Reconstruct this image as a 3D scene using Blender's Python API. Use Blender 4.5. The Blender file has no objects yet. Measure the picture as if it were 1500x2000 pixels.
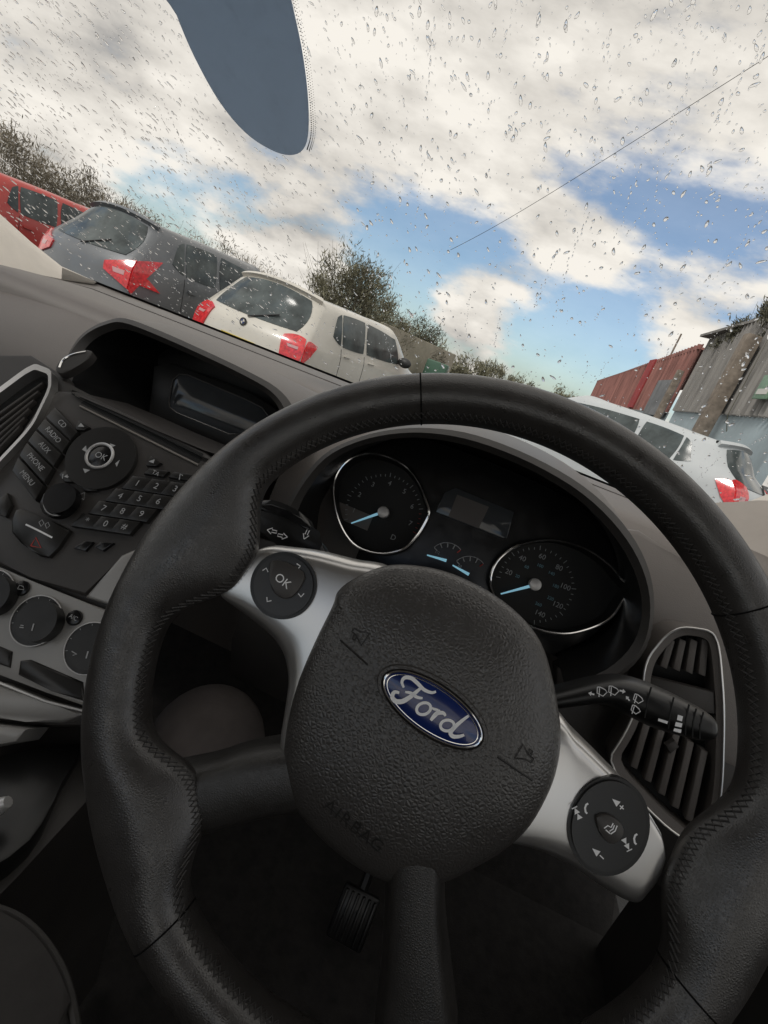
import bpy, bmesh, math, random
from mathutils import Vector, Matrix
random.seed(11)
R = math.radians
SC = bpy.context.scene; COL = SC.collection
V = Vector
# ------------------------------------------------------------------ camera
ROLL, PITCH, YAW = R(20.5), R(17.2), R(8.0)
CAM = V((-.028, -.247, .173))
G = -1.007
fh = V((-math.sin(YAW), math.cos(YAW), 0)); r0 = V((math.cos(YAW), math.sin(YAW), 0))
FW = fh*math.cos(PITCH) - V((0, 0, 1))*math.sin(PITCH)
U0 = fh*math.sin(PITCH) + V((0, 0, 1))*math.cos(PITCH)
CR = r0*math.cos(ROLL) + U0*math.sin(ROLL)
CU = U0*math.cos(ROLL) - r0*math.sin(ROLL)
cd = bpy.data.cameras.new('camera'); cam = bpy.data.objects.new('camera', cd); COL.objects.link(cam)
cd.sensor_fit = 'VERTICAL'; cd.sensor_height = 24; cd.lens = 12; cd.clip_start = .01; cd.clip_end = 3000
m = Matrix.Identity(4)
for i in range(3):
    m[i][0] = CR[i]; m[i][1] = CU[i]; m[i][2] = -FW[i]; m[i][3] = CAM[i]
cam.matrix_world = m
SC.camera = cam

def ray(px, py): return FW + CR*((px-750)/1000.0) + CU*((1000-py)/1000.0)
def hT(px, py, t): return CAM + ray(px, py)*t
def hY(px, py, y):
    d = ray(px, py); return CAM + d*((y-CAM.y)/d.y)
def hX(px, py, x):
    d = ray(px, py); return CAM + d*((x-CAM.x)/d.x)
class Pl:
    def __init__(s, o, n, x=(1, 0, 0)):
        s.o = V(o); s.n = V(n).normalized(); x = V(x); x = x - s.n*x.dot(s.n)
        s.x = x.normalized(); s.y = s.n.cross(s.x)
    def P(s, px, py, h=0):
        d = ray(px, py); return CAM + d*(((s.o+s.n*h)-CAM).dot(s.n)/d.dot(s.n))
    def uv(s, px, py, h=0):
        q = s.P(px, py, h)-s.o; return (q.dot(s.x), q.dot(s.y))
    def at(s, u, v, h=0): return s.o + s.x*u + s.y*v + s.n*h
WT = R(25)
WH = Pl((0, 0, 0), (0, -math.cos(WT), math.sin(WT)), (math.cos(R(11.4)), -math.sin(R(11.4))*math.sin(WT), -math.sin(R(11.4))*math.cos(WT)))
ST = Pl((-.37, .177, -.02), (0, -.809, .588))
CL = Pl((-.005, .256, 0), (0, -math.cos(R(20)), math.sin(R(20))))
VR = Pl((.225, .2, -.044), (-.15, -.95, .28))
WS = Pl((-.37, .6, .57-.53*.6), (0, -.468, -.883), (-1, 0, 0))      # windscreen, normal into the cabin

# ------------------------------------------------------------------ materials
def mat(name, col, rough=.5, metal=0, bump=0, bscale=500, btype='noise', var=.12, vscale=25, spec=.5, coat=0, emit=0, rvar=.0, stretch=None):
    M_ = bpy.data.materials.new(name); M_.use_nodes = True
    nt = M_.node_tree; N = nt.nodes; L = nt.links; b = N['Principled BSDF']
    tc = N.new('ShaderNodeTexCoord'); src = tc.outputs['Object']
    if stretch:
        mp = N.new('ShaderNodeMapping'); mp.inputs['Scale'].default_value = stretch; L.new(src, mp.inputs['Vector']); src = mp.outputs[0]
    nz = N.new('ShaderNodeTexNoise'); nz.inputs['Scale'].default_value = vscale; nz.inputs['Detail'].default_value = 7; nz.inputs['Roughness'].default_value = .6
    L.new(src, nz.inputs['Vector'])
    cr = N.new('ShaderNodeValToRGB'); cr.color_ramp.elements[0].position = .3; cr.color_ramp.elements[1].position = .7
    cr.color_ramp.elements[0].color = tuple(c*(1-var) for c in col)+(1,)
    cr.color_ramp.elements[1].color = tuple(min(1, c*(1+var)) for c in col)+(1,)
    L.new(nz.outputs['Fac'], cr.inputs['Fac']); L.new(cr.outputs['Color'], b.inputs['Base Color'])
    b.inputs['Roughness'].default_value = rough; b.inputs['Metallic'].default_value = metal
    b.inputs['Specular IOR Level'].default_value = spec; b.inputs['Coat Weight'].default_value = coat
    if rvar:
        n2 = N.new('ShaderNodeTexNoise'); n2.inputs['Scale'].default_value = vscale*3; n2.inputs['Detail'].default_value = 6
        L.new(tc.outputs['Object'], n2.inputs['Vector'])
        mr = N.new('ShaderNodeMapRange'); mr.inputs['From Min'].default_value = .3; mr.inputs['From Max'].default_value = .7
        mr.inputs['To Min'].default_value = max(.02, rough-rvar); mr.inputs['To Max'].default_value = min(1, rough+rvar)
        L.new(n2.outputs['Fac'], mr.inputs['Value']); L.new(mr.outputs['Result'], b.inputs['Roughness'])
    if bump:
        bp = N.new('ShaderNodeBump'); bp.inputs['Strength'].default_value = bump; bp.inputs['Distance'].default_value = .3/bscale
        if btype == 'voronoi':
            t = N.new('ShaderNodeTexVoronoi'); t.feature = 'DISTANCE_TO_EDGE'; t.inputs['Scale'].default_value = bscale
            nn = N.new('ShaderNodeTexNoise'); nn.inputs['Scale'].default_value = bscale*.6
            mx = N.new('ShaderNodeVectorMath'); mx.operation = 'MULTIPLY_ADD'
            mx.inputs[1].default_value = (.6/bscale,)*3
            L.new(tc.outputs['Object'], nn.inputs['Vector']); L.new(nn.outputs['Color'], mx.inputs[0]); L.new(tc.outputs['Object'], mx.inputs[2])
            L.new(mx.outputs[0], t.inputs['Vector'])
            L.new(t.outputs['Distance'], bp.inputs['Height'])
        else:
            t = N.new('ShaderNodeTexNoise'); t.inputs['Scale'].default_value = bscale; t.inputs['Detail'].default_value = 3
            L.new(tc.outputs['Object'], t.inputs['Vector']); L.new(t.outputs['Fac'], bp.inputs['Height'])
        L.new(bp.outputs['Normal'], b.inputs['Normal'])
    if emit:
        b.inputs['Emission Color'].default_value = col+(1,); b.inputs['Emission Strength'].default_value = emit
    return M_
M = {}
M['leather'] = mat('black_leather', (.034, .031, .029), .34, bump=.45, bscale=750, btype='voronoi', var=.25, vscale=40, rvar=.08, spec=1.0)
M['spoke_leather'] = mat('black_spoke_leather', (.026, .024, .022), .38, bump=.45, bscale=750, btype='voronoi', var=.2, vscale=40, rvar=.06, spec=.8)
M['hub'] = mat('grained_hub_plastic', (.046, .042, .039), .37, bump=.65, bscale=430, btype='voronoi', var=.06, rvar=.04, spec=1.0)
M['stitch'] = mat('black_thread', (.05, .047, .045), .6)
M['dash'] = mat('grey_dash_vinyl', (.130, .117, .108), .5, bump=.4, bscale=500, btype='voronoi', var=.06, vscale=8)
M['endcap'] = mat('warm_grey_trim', (.27, .245, .22), .55, bump=.3, bscale=500, btype='voronoi', var=.05)
M['dashdark'] = mat('dark_trim', (.048, .044, .041), .5, bump=.3, bscale=600, btype='voronoi')
M['black'] = mat('black_plastic', (.014, .014, .014), .34, bump=.08, bscale=900, rvar=.04)
M['gloss'] = mat('gloss_black', (.009, .009, .010), .2, rvar=.05)
M['void'] = mat('recess_black', (.005, .005, .005), .6)
M['panel'] = mat('charcoal_panel', (.060, .055, .052), .38, bump=.15, bscale=900)
M['key'] = mat('key_plastic', (.022, .021, .020), .28, bump=.08, bscale=900)
M['silver'] = mat('satin_silver', (.74, .73, .715), .30, .92, bump=.03, bscale=900, var=.02)
M['silverpaint'] = mat('silver_paint', (.62, .61, .60), .34, .4, var=.03)
M['climate'] = mat('dull_silver_panel', (.36, .35, .335), .38, .35, var=.03)
M['chrome'] = mat('chrome', (.88, .88, .88), .12, 1, var=.02)
M['print'] = mat('white_print', (.8, .8, .8), .5, emit=.06)
M['grey_print'] = mat('grey_print', (.42, .425, .43), .5, emit=.02)
M['dim_print'] = mat('dim_dial_print', (.30, .31, .32), .5, emit=.02)
M['emboss'] = mat('embossed_plastic', (.018, .0165, .0155), .5)
M['groove'] = mat('seam_groove', (.008, .008, .008), .9, spec=.1)
M['blue_print'] = mat('blue_print', (.14, .28, .34), .5, emit=.02)
M['needle'] = mat('needle_blue', (.35, .72, .92), .4, emit=.35)
M['red_print'] = mat('red_print', (.45, .04, .03), .5)
M['badge'] = mat('badge_blue', (.008, .024, .14), .18, coat=.6, var=.15)
M['pillar'] = mat('beige_trim', (.66, .61, .54), .8, bump=.3, bscale=900, var=.05)
M['screen'] = mat('display_glass', (.055, .06, .066), .08)  # base lifted so the reflection on the glass is part of the colour
M['carpet'] = mat('dark_carpet', (.024, .022, .021), .95, bump=.8, bscale=400, var=.35, vscale=60)
M['fabric'] = mat('grey_brown_fabric', (.13, .112, .105), .9, bump=.5, bscale=700, var=.12, vscale=60)
M['seat'] = mat('dark_seat_fabric', (.05, .046, .043), .9, bump=.5, bscale=700, var=.12, vscale=60)
M['dots'] = mat('frit_dots', (.10, .11, .12), .7)
M['border'] = mat('windscreen_frit', (.012, .012, .013), .4)
M['asphalt'] = mat('asphalt', (.06, .06, .06), .9, bump=.5, bscale=60, var=.4, vscale=1.5)
M['tyre'] = mat('tyre', (.02, .02, .02), .8)
M['alloy'] = mat('alloy', (.5, .5, .5), .35, .9)
M['white_paint'] = mat('white_car_paint', (.64, .61, .54), .35, coat=.3, var=.08, vscale=2)
M['white_paint_b'] = mat('cool_white_car_paint', (.56, .585, .59), .5, coat=.0, var=.08, vscale=2, spec=.3)
M['silver_car'] = mat('grey_car_paint', (.16, .17, .18), .40, .2, coat=.3, var=.14, vscale=2)
M['own_paint'] = mat('bonnet_paint', (.13, .14, .155), .35, .3, coat=.5, var=.1, vscale=2)
M['red_paint'] = mat('red_car_paint', (.50, .06, .05), .35, coat=.3, var=.08, vscale=2)
M['car_glass'] = mat('dark_car_glass', (.085, .10, .10), .12, var=.6, vscale=3, spec=.25)
M['tail'] = mat('red_tail_lens', (.60, .03, .035), .2, coat=.8, var=.45, vscale=30, emit=.08)
M['lens'] = mat('clear_lens', (.62, .36, .36), .1)
M['yellow'] = mat('yellow_plate', (.6, .45, .05), .5)
M['black_trim'] = mat('black_car_trim', (.03, .03, .03), .5)
M['rust_red'] = mat('red_corrugated_sheet', (.33, .15, .125), .8, var=.45, vscale=1.1, stretch=(1, 3, .5))
M['bright_red'] = mat('red_board', (.38, .05, .05), .75, var=.25, vscale=2)
M['grey_sheet'] = mat('grey_corrugated_sheet', (.28, .265, .245), .75, var=.3, vscale=1.2, stretch=(1, 3, .6))
M['grey_board'] = mat('weathered_board', (.22, .225, .23), .8, var=.3, vscale=2)
M['blue_wall'] = mat('pale_blue_render', (.42, .50, .53), .8, var=.25, vscale=1)
M['wood'] = mat('weathered_wood', (.24, .20, .16), .85, bump=.6, bscale=20, var=.4, vscale=5)
M['stone'] = mat('beige_render', (.42, .385, .30), .9, bump=.4, bscale=10, var=.2, vscale=1)
M['green_sign'] = mat('green_sign_board', (.20, .33, .22), .5, var=.2)
M['leaf'] = mat('olive_foliage', (.20, .19, .125), .85, var=.45, vscale=1.6)
M['leaf_brown'] = mat('brown_scrub', (.27, .24, .185), .9, var=.45, vscale=1.2)
M['leaf_dark'] = mat('dark_ivy', (.13, .125, .085), .85, var=.45, vscale=2)
M['bark'] = mat('bark', (.17, .15, .12), .9, var=.3)
M['wire'] = mat('cable_black', (.05, .05, .05), .6)

def water_mat():
    g = bpy.data.materials.new('water_drops'); g.use_nodes = True
    nt = g.node_tree; N = nt.nodes; L = nt.links; N.clear()
    out = N.new('ShaderNodeOutputMaterial'); gl = N.new('ShaderNodeBsdfGlass'); gl.inputs['IOR'].default_value = 1.21; gl.inputs['Roughness'].default_value = .0
    L.new(gl.outputs[0], out.inputs['Surface']); return g
def hazed_frit_mat():  # reflected haze on black frit painted blue-grey, translucent to brighten it
    g = bpy.data.materials.new('hazed_frit'); g.use_nodes = True
    nt = g.node_tree; N = nt.nodes; L = nt.links; N.clear()
    out = N.new('ShaderNodeOutputMaterial'); tl = N.new('ShaderNodeBsdfTranslucent'); tl.inputs['Color'].default_value = (.265, .31, .36, 1)
    df = N.new('ShaderNodeBsdfDiffuse'); df.inputs['Color'].default_value = (.30, .34, .39, 1); ad = N.new('ShaderNodeAddShader')
    L.new(tl.outputs[0], ad.inputs[0]); L.new(df.outputs[0], ad.inputs[1]); L.new(ad.outputs[0], out.inputs['Surface']); return g
M['water'] = water_mat(); M['tint'] = hazed_frit_mat()

# ------------------------------------------------------------------ mesh helpers
def finish(name, bm, mt, parent=None, sharp=38, smooth=True):
    bmesh.ops.recalc_face_normals(bm, faces=bm.faces)
    me = bpy.data.meshes.new(name); bm.to_mesh(me); bm.free()
    if smooth:
        # flat tops of bevelled shapes stay flat, the rest is smooth
        me.polygons.foreach_set('use_smooth', [len(p.vertices) <= 4 for p in me.polygons])
        try: me.set_sharp_from_angle(angle=R(sharp))
        except Exception: pass
    me.materials.append(mt)
    o = bpy.data.objects.new(name, me); COL.objects.link(o)
    if parent is not None:
        o.parent = parent
        if parent.type == 'EMPTY' and parent.get('worldspace'):
            o.matrix_parent_inverse = Matrix.Translation(parent.location).inverted()
    return o
def tag(o, label=None, cat=None, group=None, kind=None):
    if label: o['label'] = label
    if cat: o['category'] = cat
    if group: o['group'] = group
    if kind: o['kind'] = kind
    return o
def empty(name, loc, rz=0, worldspace=False):
    o = bpy.data.objects.new(name, None); COL.objects.link(o); o.location = loc; o.rotation_euler = (0, 0, rz)
    o.empty_display_size = .1
    if worldspace: o['worldspace'] = 1
    return o
def nb(): return bmesh.new()
def merge(bm, other):
    me = bpy.data.meshes.new('tmp'); other.to_mesh(me); other.free(); bm.from_mesh(me); bpy.data.meshes.remove(me)
def crv(pts, k=4, closed=True):
    out = []; n = len(pts)
    rng = range(n) if closed else range(n-1)
    for i in rng:
        if closed: p = [pts[(i+j) % n] for j in (-1, 0, 1, 2)]
        else: p = [pts[min(max(i+j, 0), n-1)] for j in (-1, 0, 1, 2)]
        for s in range(k):
            t = s/k
            q = [.5*((2*b)+(-a+c)*t+(2*a-5*b+4*c-d)*t*t+(-a+3*b-3*c+d)*t**3) for a, b, c, d in zip(*p)]
            out.append(V(q) if len(q) == 3 else tuple(q))
    if not closed: out.append(pts[-1])
    return out
def cut(pts, f=.18, times=2):
    for _ in range(times):
        out = []; n = len(pts)
        for i in range(n):
            a, b, c = pts[i-1], pts[i], pts[(i+1) % n]
            out.append((b[0]+(a[0]-b[0])*f, b[1]+(a[1]-b[1])*f)); out.append((b[0]+(c[0]-b[0])*f, b[1]+(c[1]-b[1])*f))
        pts = out
    return pts
def resample(pts, n):
    d = [0]
    for a, b in zip(pts[:-1], pts[1:]): d.append(d[-1]+math.hypot(b[0]-a[0], b[1]-a[1]))
    out = []; j = 0
    for i in range(n):
        s = d[-1]*i/(n-1)
        while j < len(pts)-2 and d[j+1] < s: j += 1
        t = (s-d[j])/max(1e-9, d[j+1]-d[j]); out.append((pts[j][0]+(pts[j+1][0]-pts[j][0])*t, pts[j][1]+(pts[j+1][1]-pts[j][1])*t))
    return out
def strip(bm, pl, A, B, h0, dome, fall, n=48, m_=16, ends=(True, True), pw=8):
    # smooth rounded bar between two edge curves: domed across, rolled down at its edges
    A = resample(crv(A, 8, False), n); B = resample(crv(B, 8, False), n); rows = []
    for i, (a, b) in enumerate(zip(A, B)):
        e = 0
        if ends[0]: e = max(e, 1-i/3.0)
        if ends[1]: e = max(e, 1-(n-1-i)/3.0)
        row = []
        for k in range(m_+1):
            t = .5-.5*math.cos(math.pi*k/m_); w = 2*t-1
            h = h0+dome*(1-w*w)-fall*abs(w)**pw-fall*max(0, e)**2
            u, v = pl.uv(a[0]+(b[0]-a[0])*t, a[1]+(b[1]-a[1])*t, h0); row.append(pl.at(u, v, h))
        rows.append(row)
    loft(bm, rows)
def prism(bm, pts, n, depth, bev=0, seg=2):
    b = nb(); n = V(n).normalized()
    top = [b.verts.new(p) for p in pts]; bot = [b.verts.new(p-n*depth) for p in pts]
    k = len(pts)
    f = b.faces.new(top); b.faces.new(bot[::-1])
    for i in range(k): b.faces.new((top[i], bot[i], bot[(i+1) % k], top[(i+1) % k]))
    if bev:
        bmesh.ops.bevel(b, geom=list(f.edges), offset=bev, segments=seg, profile=.5, affect='EDGES', clamp_overlap=True)
    merge(bm, b)
def pp(bm, pl, pxs, h=0, depth=.004, bev=.0008, smooth=0, seg=2):
    if smooth: pxs = crv(pxs, smooth)
    prism(bm, [pl.P(x, y, h) for x, y in pxs], pl.n, depth, bev, seg)
def disc(bm, pl, px, py, rx, ry=None, h=0, depth=.004, bev=.0008, n=36, rot=0):
    ry = ry or rx; u, v = pl.uv(px, py, h); c, s = math.cos(rot), math.sin(rot)
    pts = []
    for i in range(n):
        a = 2*math.pi*i/n; x, y = rx*math.cos(a), ry*math.sin(a)
        pts.append(pl.at(u+x*c-y*s, v+x*s+y*c, h))
    prism(bm, pts, pl.n, depth, bev)
def tube(bm, pts, r, closed=False, seg=8, flat=1.0):
    n = len(pts); rings = []; prev = None
    for i in range(n):
        a = pts[(i-1) % n] if (closed or i > 0) else pts[i]; c = pts[(i+1) % n] if (closed or i < n-1) else pts[i]
        t = (c-a).normalized()
        if prev is None:
            x = t.orthogonal().normalized()
        else:
            x = prev - t*prev.dot(t)
            x = x.normalized() if x.length > 1e-9 else t.orthogonal().normalized()
        prev = x; y = t.cross(x)
        rr = r[i] if isinstance(r, (list, tuple)) else r
        rings.append([bm.verts.new(pts[i]+(x*math.cos(2*math.pi*k/seg)+y*math.sin(2*math.pi*k/seg))*rr) for k in range(seg)])
    for i in range(n if closed else n-1):
        A, B = rings[i], rings[(i+1) % n]
        for k in range(seg): bm.faces.new((A[k], A[(k+1) % seg], B[(k+1) % seg], B[k]))
    if not closed:
        bm.faces.new(rings[0][::-1]); bm.faces.new(rings[-1])
def ribbon(bm, pts, n, w):
    n = V(n).normalized(); L_ = []; k = len(pts)
    for i in range(k):
        a = pts[max(0, i-1)]; c = pts[min(k-1, i+1)]; t = (c-a)
        if t.length < 1e-9: t = V((1, 0, 0))
        s = t.normalized().cross(n).normalized(); ww = w[i] if isinstance(w, (list, tuple)) else w
        L_.append((bm.verts.new(pts[i]+s*ww/2), bm.verts.new(pts[i]-s*ww/2)))
    for i in range(k-1): bm.faces.new((L_[i][0], L_[i][1], L_[i+1][1], L_[i+1][0]))
def strokes(bm, pl, h, lines, w, sm=0):
    for l in lines:
        if sm: l = crv(l, sm, False)
        ribbon(bm, [pl.P(x, y, h) for x, y in l], pl.n, w)
def flat(bm, pl, h, pxs): bm.faces.new([bm.verts.new(pl.P(x, y, h)) for x, y in pxs])
def ico(bm, pl, h, cx, cy, s, rot, lines=(), polys=(), w=.0006):
    u, v = pl.uv(cx, cy, h); c, sn = math.cos(rot)*s, math.sin(rot)*s
    f = lambda p: pl.at(u+p[0]*c-p[1]*sn, v+p[0]*sn+p[1]*c, h)
    for l in lines: ribbon(bm, [f(p) for p in l], pl.n, w)
    for q in polys: bm.faces.new([bm.verts.new(f(p)) for p in q])
def loft(bm, curves, closed=False, cap=False):
    rows = [[bm.verts.new(p) for p in c] for c in curves]; k = len(rows[0])
    for a, b in zip(rows[:-1], rows[1:]):
        for i in range(k if closed else k-1):
            bm.faces.new((a[i], a[(i+1) % k], b[(i+1) % k], b[i]))
    if cap: bm.faces.new(rows[-1])
    return rows
def box(bm, c, s, bev=0, rot=None):
    b = nb(); bmesh.ops.create_cube(b, size=1)
    for v in b.verts: v.co = V((v.co.x*s[0], v.co.y*s[1], v.co.z*s[2]))
    if bev: bmesh.ops.bevel(b, geom=list(b.edges), offset=bev, segments=2, profile=.5, affect='EDGES', clamp_overlap=True)
    if rot is not None: bmesh.ops.rotate(b, verts=b.verts, matrix=rot)
    bmesh.ops.translate(b, verts=b.verts, vec=V(c)); merge(bm, b)
_tc = {}
def text_geo(s):
    if s in _tc: return _tc[s]
    cu = bpy.data.curves.new('t', 'FONT'); cu.body = s; cu.size = 1; cu.align_x = 'CENTER'; cu.align_y = 'CENTER'; cu.resolution_u = 3
    o = bpy.data.objects.new('t', cu); COL.objects.link(o)
    bpy.context.view_layer.update()
    dg = bpy.context.evaluated_depsgraph_get()
    me = bpy.data.meshes.new_from_object(o.evaluated_get(dg))
    vs = [v.co.copy() for v in me.vertices]; fs = [tuple(p.vertices) for p in me.polygons]
    bpy.data.objects.remove(o); bpy.data.curves.remove(cu); bpy.data.meshes.remove(me)
    _tc[s] = (vs, fs); return _tc[s]
def text(bm, pl, px, py, h, s, size, rot=0, uv=None, hf=None):
    vs, fs = text_geo(s); u, v = uv if uv else pl.uv(px, py, h); c, sn = math.cos(rot), math.sin(rot)
    nv = []
    for p in vs:
        a, b = u+(p.x*c-p.y*sn)*size, v+(p.x*sn+p.y*c)*size
        nv.append(bm.verts.new(pl.at(a, b, hf(a, b) if hf else h)))
    for f in fs:
        try: bm.faces.new([nv[i] for i in f])
        except ValueError: pass

# ================================================================== STEERING WHEEL
sw = empty('steering_wheel', (0, 0, -.02), worldspace=True)
tag(sw, 'black leather steering wheel with silver spokes and blue oval badge, before the dials', 'steering wheel')
Rm, RA, RB = .1832, .0145, .0175
def ang(px, py):
    u, v = WH.uv(px, py); return math.atan2(v, u)
LOBES = [(ang(430, 1085), .027, .225), (ang(345, 1575), .025, .20), (ang(818, 1960), .013, .20), (ang(1345, 1695), .020, .22)]
SOFT = [(ang(380, 1080), .007, .5), (ang(300, 1560), .006, .40), (ang(1390, 1690), .004, .45)]
def rim_sec(th):
    b = 0
    for a, am, w in LOBES:
        d = (th-a+math.pi) % (2*math.pi)-math.pi; b += am*math.exp(-(abs(d)/w)**3.2)
    for a, am, w in SOFT:
        d = (th-a+math.pi) % (2*math.pi)-math.pi; b += am*math.exp(-(d/w)**2)
    return b
def rimp(th, ph, e=0):
    b = rim_sec(th); a = RA+b/2+e; rm = Rm-b/2
    c, s = math.cos(ph), math.sin(ph); q = (abs(c)**2.3+abs(s)**2.3)**(-1/2.3)
    x = c*q
    thin = 1-min(1, b/.036)*.42*max(0, -x)**1.5
    drop_ = -min(1, b/.036)*.006*max(0, -x)
    return WH.at((rm+a*x)*math.cos(th), (rm+a*x)*math.sin(th), (RB+e)*s*q*thin-.004+drop_)
bm = nb(); NT, NP = 320, 32; rows = []
for i in range(NT):
    rows.append([bm.verts.new(rimp(2*math.pi*i/NT, 2*math.pi*k/NP)) for k in range(NP)])
for i in range(NT):
    A, B = rows[i], rows[(i+1) % NT]
    for k in range(NP): bm.faces.new((A[k], A[(k+1) % NP], B[(k+1) % NP], B[k]))
finish('rim', bm, M['leather'], sw, 80)
for px, py in ((822, 780), (1450, 1190), (300, 1830), (1400, 1990)):
    th = ang(px, py); bm = nb()
    tube(bm, [rimp(th, 2*math.pi*k/36, .0001) for k in range(36)], .0005, True, 6)
    finish('rim_seam', bm, M['groove'], sw)
bm = nb()
N_ = 300
for base_ph, sg_ in ((math.pi-.45, 1), (math.pi-.45, -1)):
    pts = [rimp(2*math.pi*i/N_, base_ph+(.16 if i % 2 else -.16)*sg_, .0003) for i in range(N_+1)]
    tube(bm, pts, .00065, False, 5)
finish('stitching', bm, M['stitch'], sw)
bm = nb(); strip(bm, WH, [(322, 1502), (400, 1486), (470, 1464), (548, 1450), (640, 1440)], [(330, 1664), (405, 1646), (480, 1624), (560, 1608), (650, 1596)], -.009, .005, .022, ends=(False, False)); finish('lower_spoke', bm, M['spoke_leather'], sw, 80)
bm = nb(); strip(bm, WH, [(750, 1650), (747, 1750), (744, 1840), (739, 1930), (724, 2060)], [(878, 1660), (873, 1750), (876, 1840), (886, 1930), (902, 2060)], -.003, .004, .026, ends=(False, False)); finish('lower_spoke', bm, M['spoke_leather'], sw, 80)
# silver spokes
bm = nb(); strip(bm, WH, [(420, 1160), (440, 1182), (470, 1205), (505, 1234), (530, 1262), (545, 1295), (551, 1340), (544, 1400), (537, 1455), (545, 1492)],
                 [(430, 1126), (476, 1081), (518, 1061), (560, 1063), (620, 1071), (690, 1088), (760, 1106), (770, 1180), (735, 1300), (690, 1400), (650, 1500)], -.0112, .0022, .016, n=72, m_=20, ends=(True, False), pw=12)
finish('silver_spoke', bm, M['silver'], sw, 80)
bm = nb(); strip(bm, WH, [(1302, 1668), (1294, 1722), (1274, 1764), (1248, 1786), (1190, 1757), (1120, 1710), (1050, 1675), (984, 1657), (950, 1650)],
                 [(1297, 1640), (1285, 1610), (1252, 1555), (1186, 1486), (1130, 1430), (1092, 1390), (1040, 1390), (1000, 1460), (930, 1560)], -.0112, .0022, .016, n=72, m_=20, ends=(True, False), pw=12)
finish('silver_spoke', bm, M['silver'], sw, 80)
# airbag cover
hub = [(646, 1180), (656, 1152), (684, 1129), (737, 1107), (790, 1101), (870, 1114), (954, 1152), (1020, 1202), (1060, 1254), (1082, 1318), (1095, 1385), (1101, 1440), (1096, 1492), (1079, 1548), (1040, 1618), (990, 1666), (928, 1703), (868, 1731), (800, 1739), (744, 1726), (686, 1695), (624, 1644), (573, 1584), (552, 1533), (549, 1480), (558, 1410), (579, 1330), (611, 1252)]
hp = crv(hub, 4); huv = [WH.uv(x, y, -.008) for x, y in hp]
cu_, cv_ = sum(u for u, v in huv)/len(huv), sum(v for u, v in huv)/len(huv)
HPROF = ((1.0, -.028), (1.0, -.0150), (.994, -.0115), (.980, -.0085), (.955, -.0056), (.91, -.0026), (.82, .0008), (.68, .0038), (.5, .006), (.25, .0075), (.02, .008))
bm = nb(); loft(bm, [[WH.at(cu_+(u-cu_)*f, cv_+(v-cv_)*f, h) for u, v in huv] for f, h in HPROF], True, True)
hubo = finish('airbag_cover', bm, M['hub'], sw, 70)
_pol = sorted((math.atan2(v-cv_, u-cu_), math.hypot(u-cu_, v-cv_)) for u, v in huv)
def hubh(u, v, e=.0004):
    a = math.atan2(v-cv_, u-cu_); r = math.hypot(u-cu_, v-cv_)
    R_ = min(_pol, key=lambda q: abs(q[0]-a))[1]; f = r/R_
    for (f1, h1), (f2, h2) in zip(HPROF[1:-1], HPROF[2:]):
        if f2 <= f <= f1: return h2+(h1-h2)*(f-f2)/max(1e-6, f1-f2)+e
    return HPROF[-1][1]+e
def hubP(px, py, e=.0004):
    h = 0
    for _ in range(4): u, v = WH.uv(px, py, h); h = hubh(u, v, e)
    return WH.at(u, v, h)
def hub_uv(px, py):
    h = 0
    for _ in range(4): u, v = WH.uv(px, py, h); h = hubh(u, v)
    return u, v
bm = nb(); u_, v_ = hub_uv(692, 1616)
xs_ = (-.0185, -.0125, -.0066, .0008, .0083, .0163)
for k, ch in enumerate('AIRBAG'): text(bm, WH, 0, 0, 0, ch, .0096, 0, (u_+xs_[k]*.88, v_), lambda a, b: hubh(a, b, .0006))
finish('embossed_lettering', bm, M['emboss'], hubo, smooth=False)
for l in ([(640, 1572), (745, 1665)], [(665, 1250), (718, 1298)], [(972, 1478), (1040, 1524)]):
    bm = nb(); tube(bm, [hubP(l[0][0]+(l[1][0]-l[0][0])*t/6, l[0][1]+(l[1][1]-l[0][1])*t/6, 0) for t in range(7)], .0006, False, 6); finish('embossed_line', bm, M['emboss'], hubo)
HORN = [[(-.9, .25), (-.3, .25), (.8, .8), (.8, -.8), (-.3, -.25), (-.9, -.25), (-.9, .25)], [(-.5, -.25), (-.4, -.8), (-.1, -.8), (-.1, -.35)]]
for x, y, a in ((702, 1240, 0), (1026, 1476, R(180))):
    bm = nb(); u_, v_ = hub_uv(x, y); c_, s_ = math.cos(a)*.0052, math.sin(a)*.0052
    for l in HORN:
        q = [(u_+p[0]*c_-p[1]*s_, v_+p[0]*s_+p[1]*c_) for p in l]; ribbon(bm, [WH.at(a_, b_, hubh(a_, b_, .0007)) for a_, b_ in q], WH.n, .0008)
    finish('horn_symbol', bm, M['emboss'], hubo, smooth=False)
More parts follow.
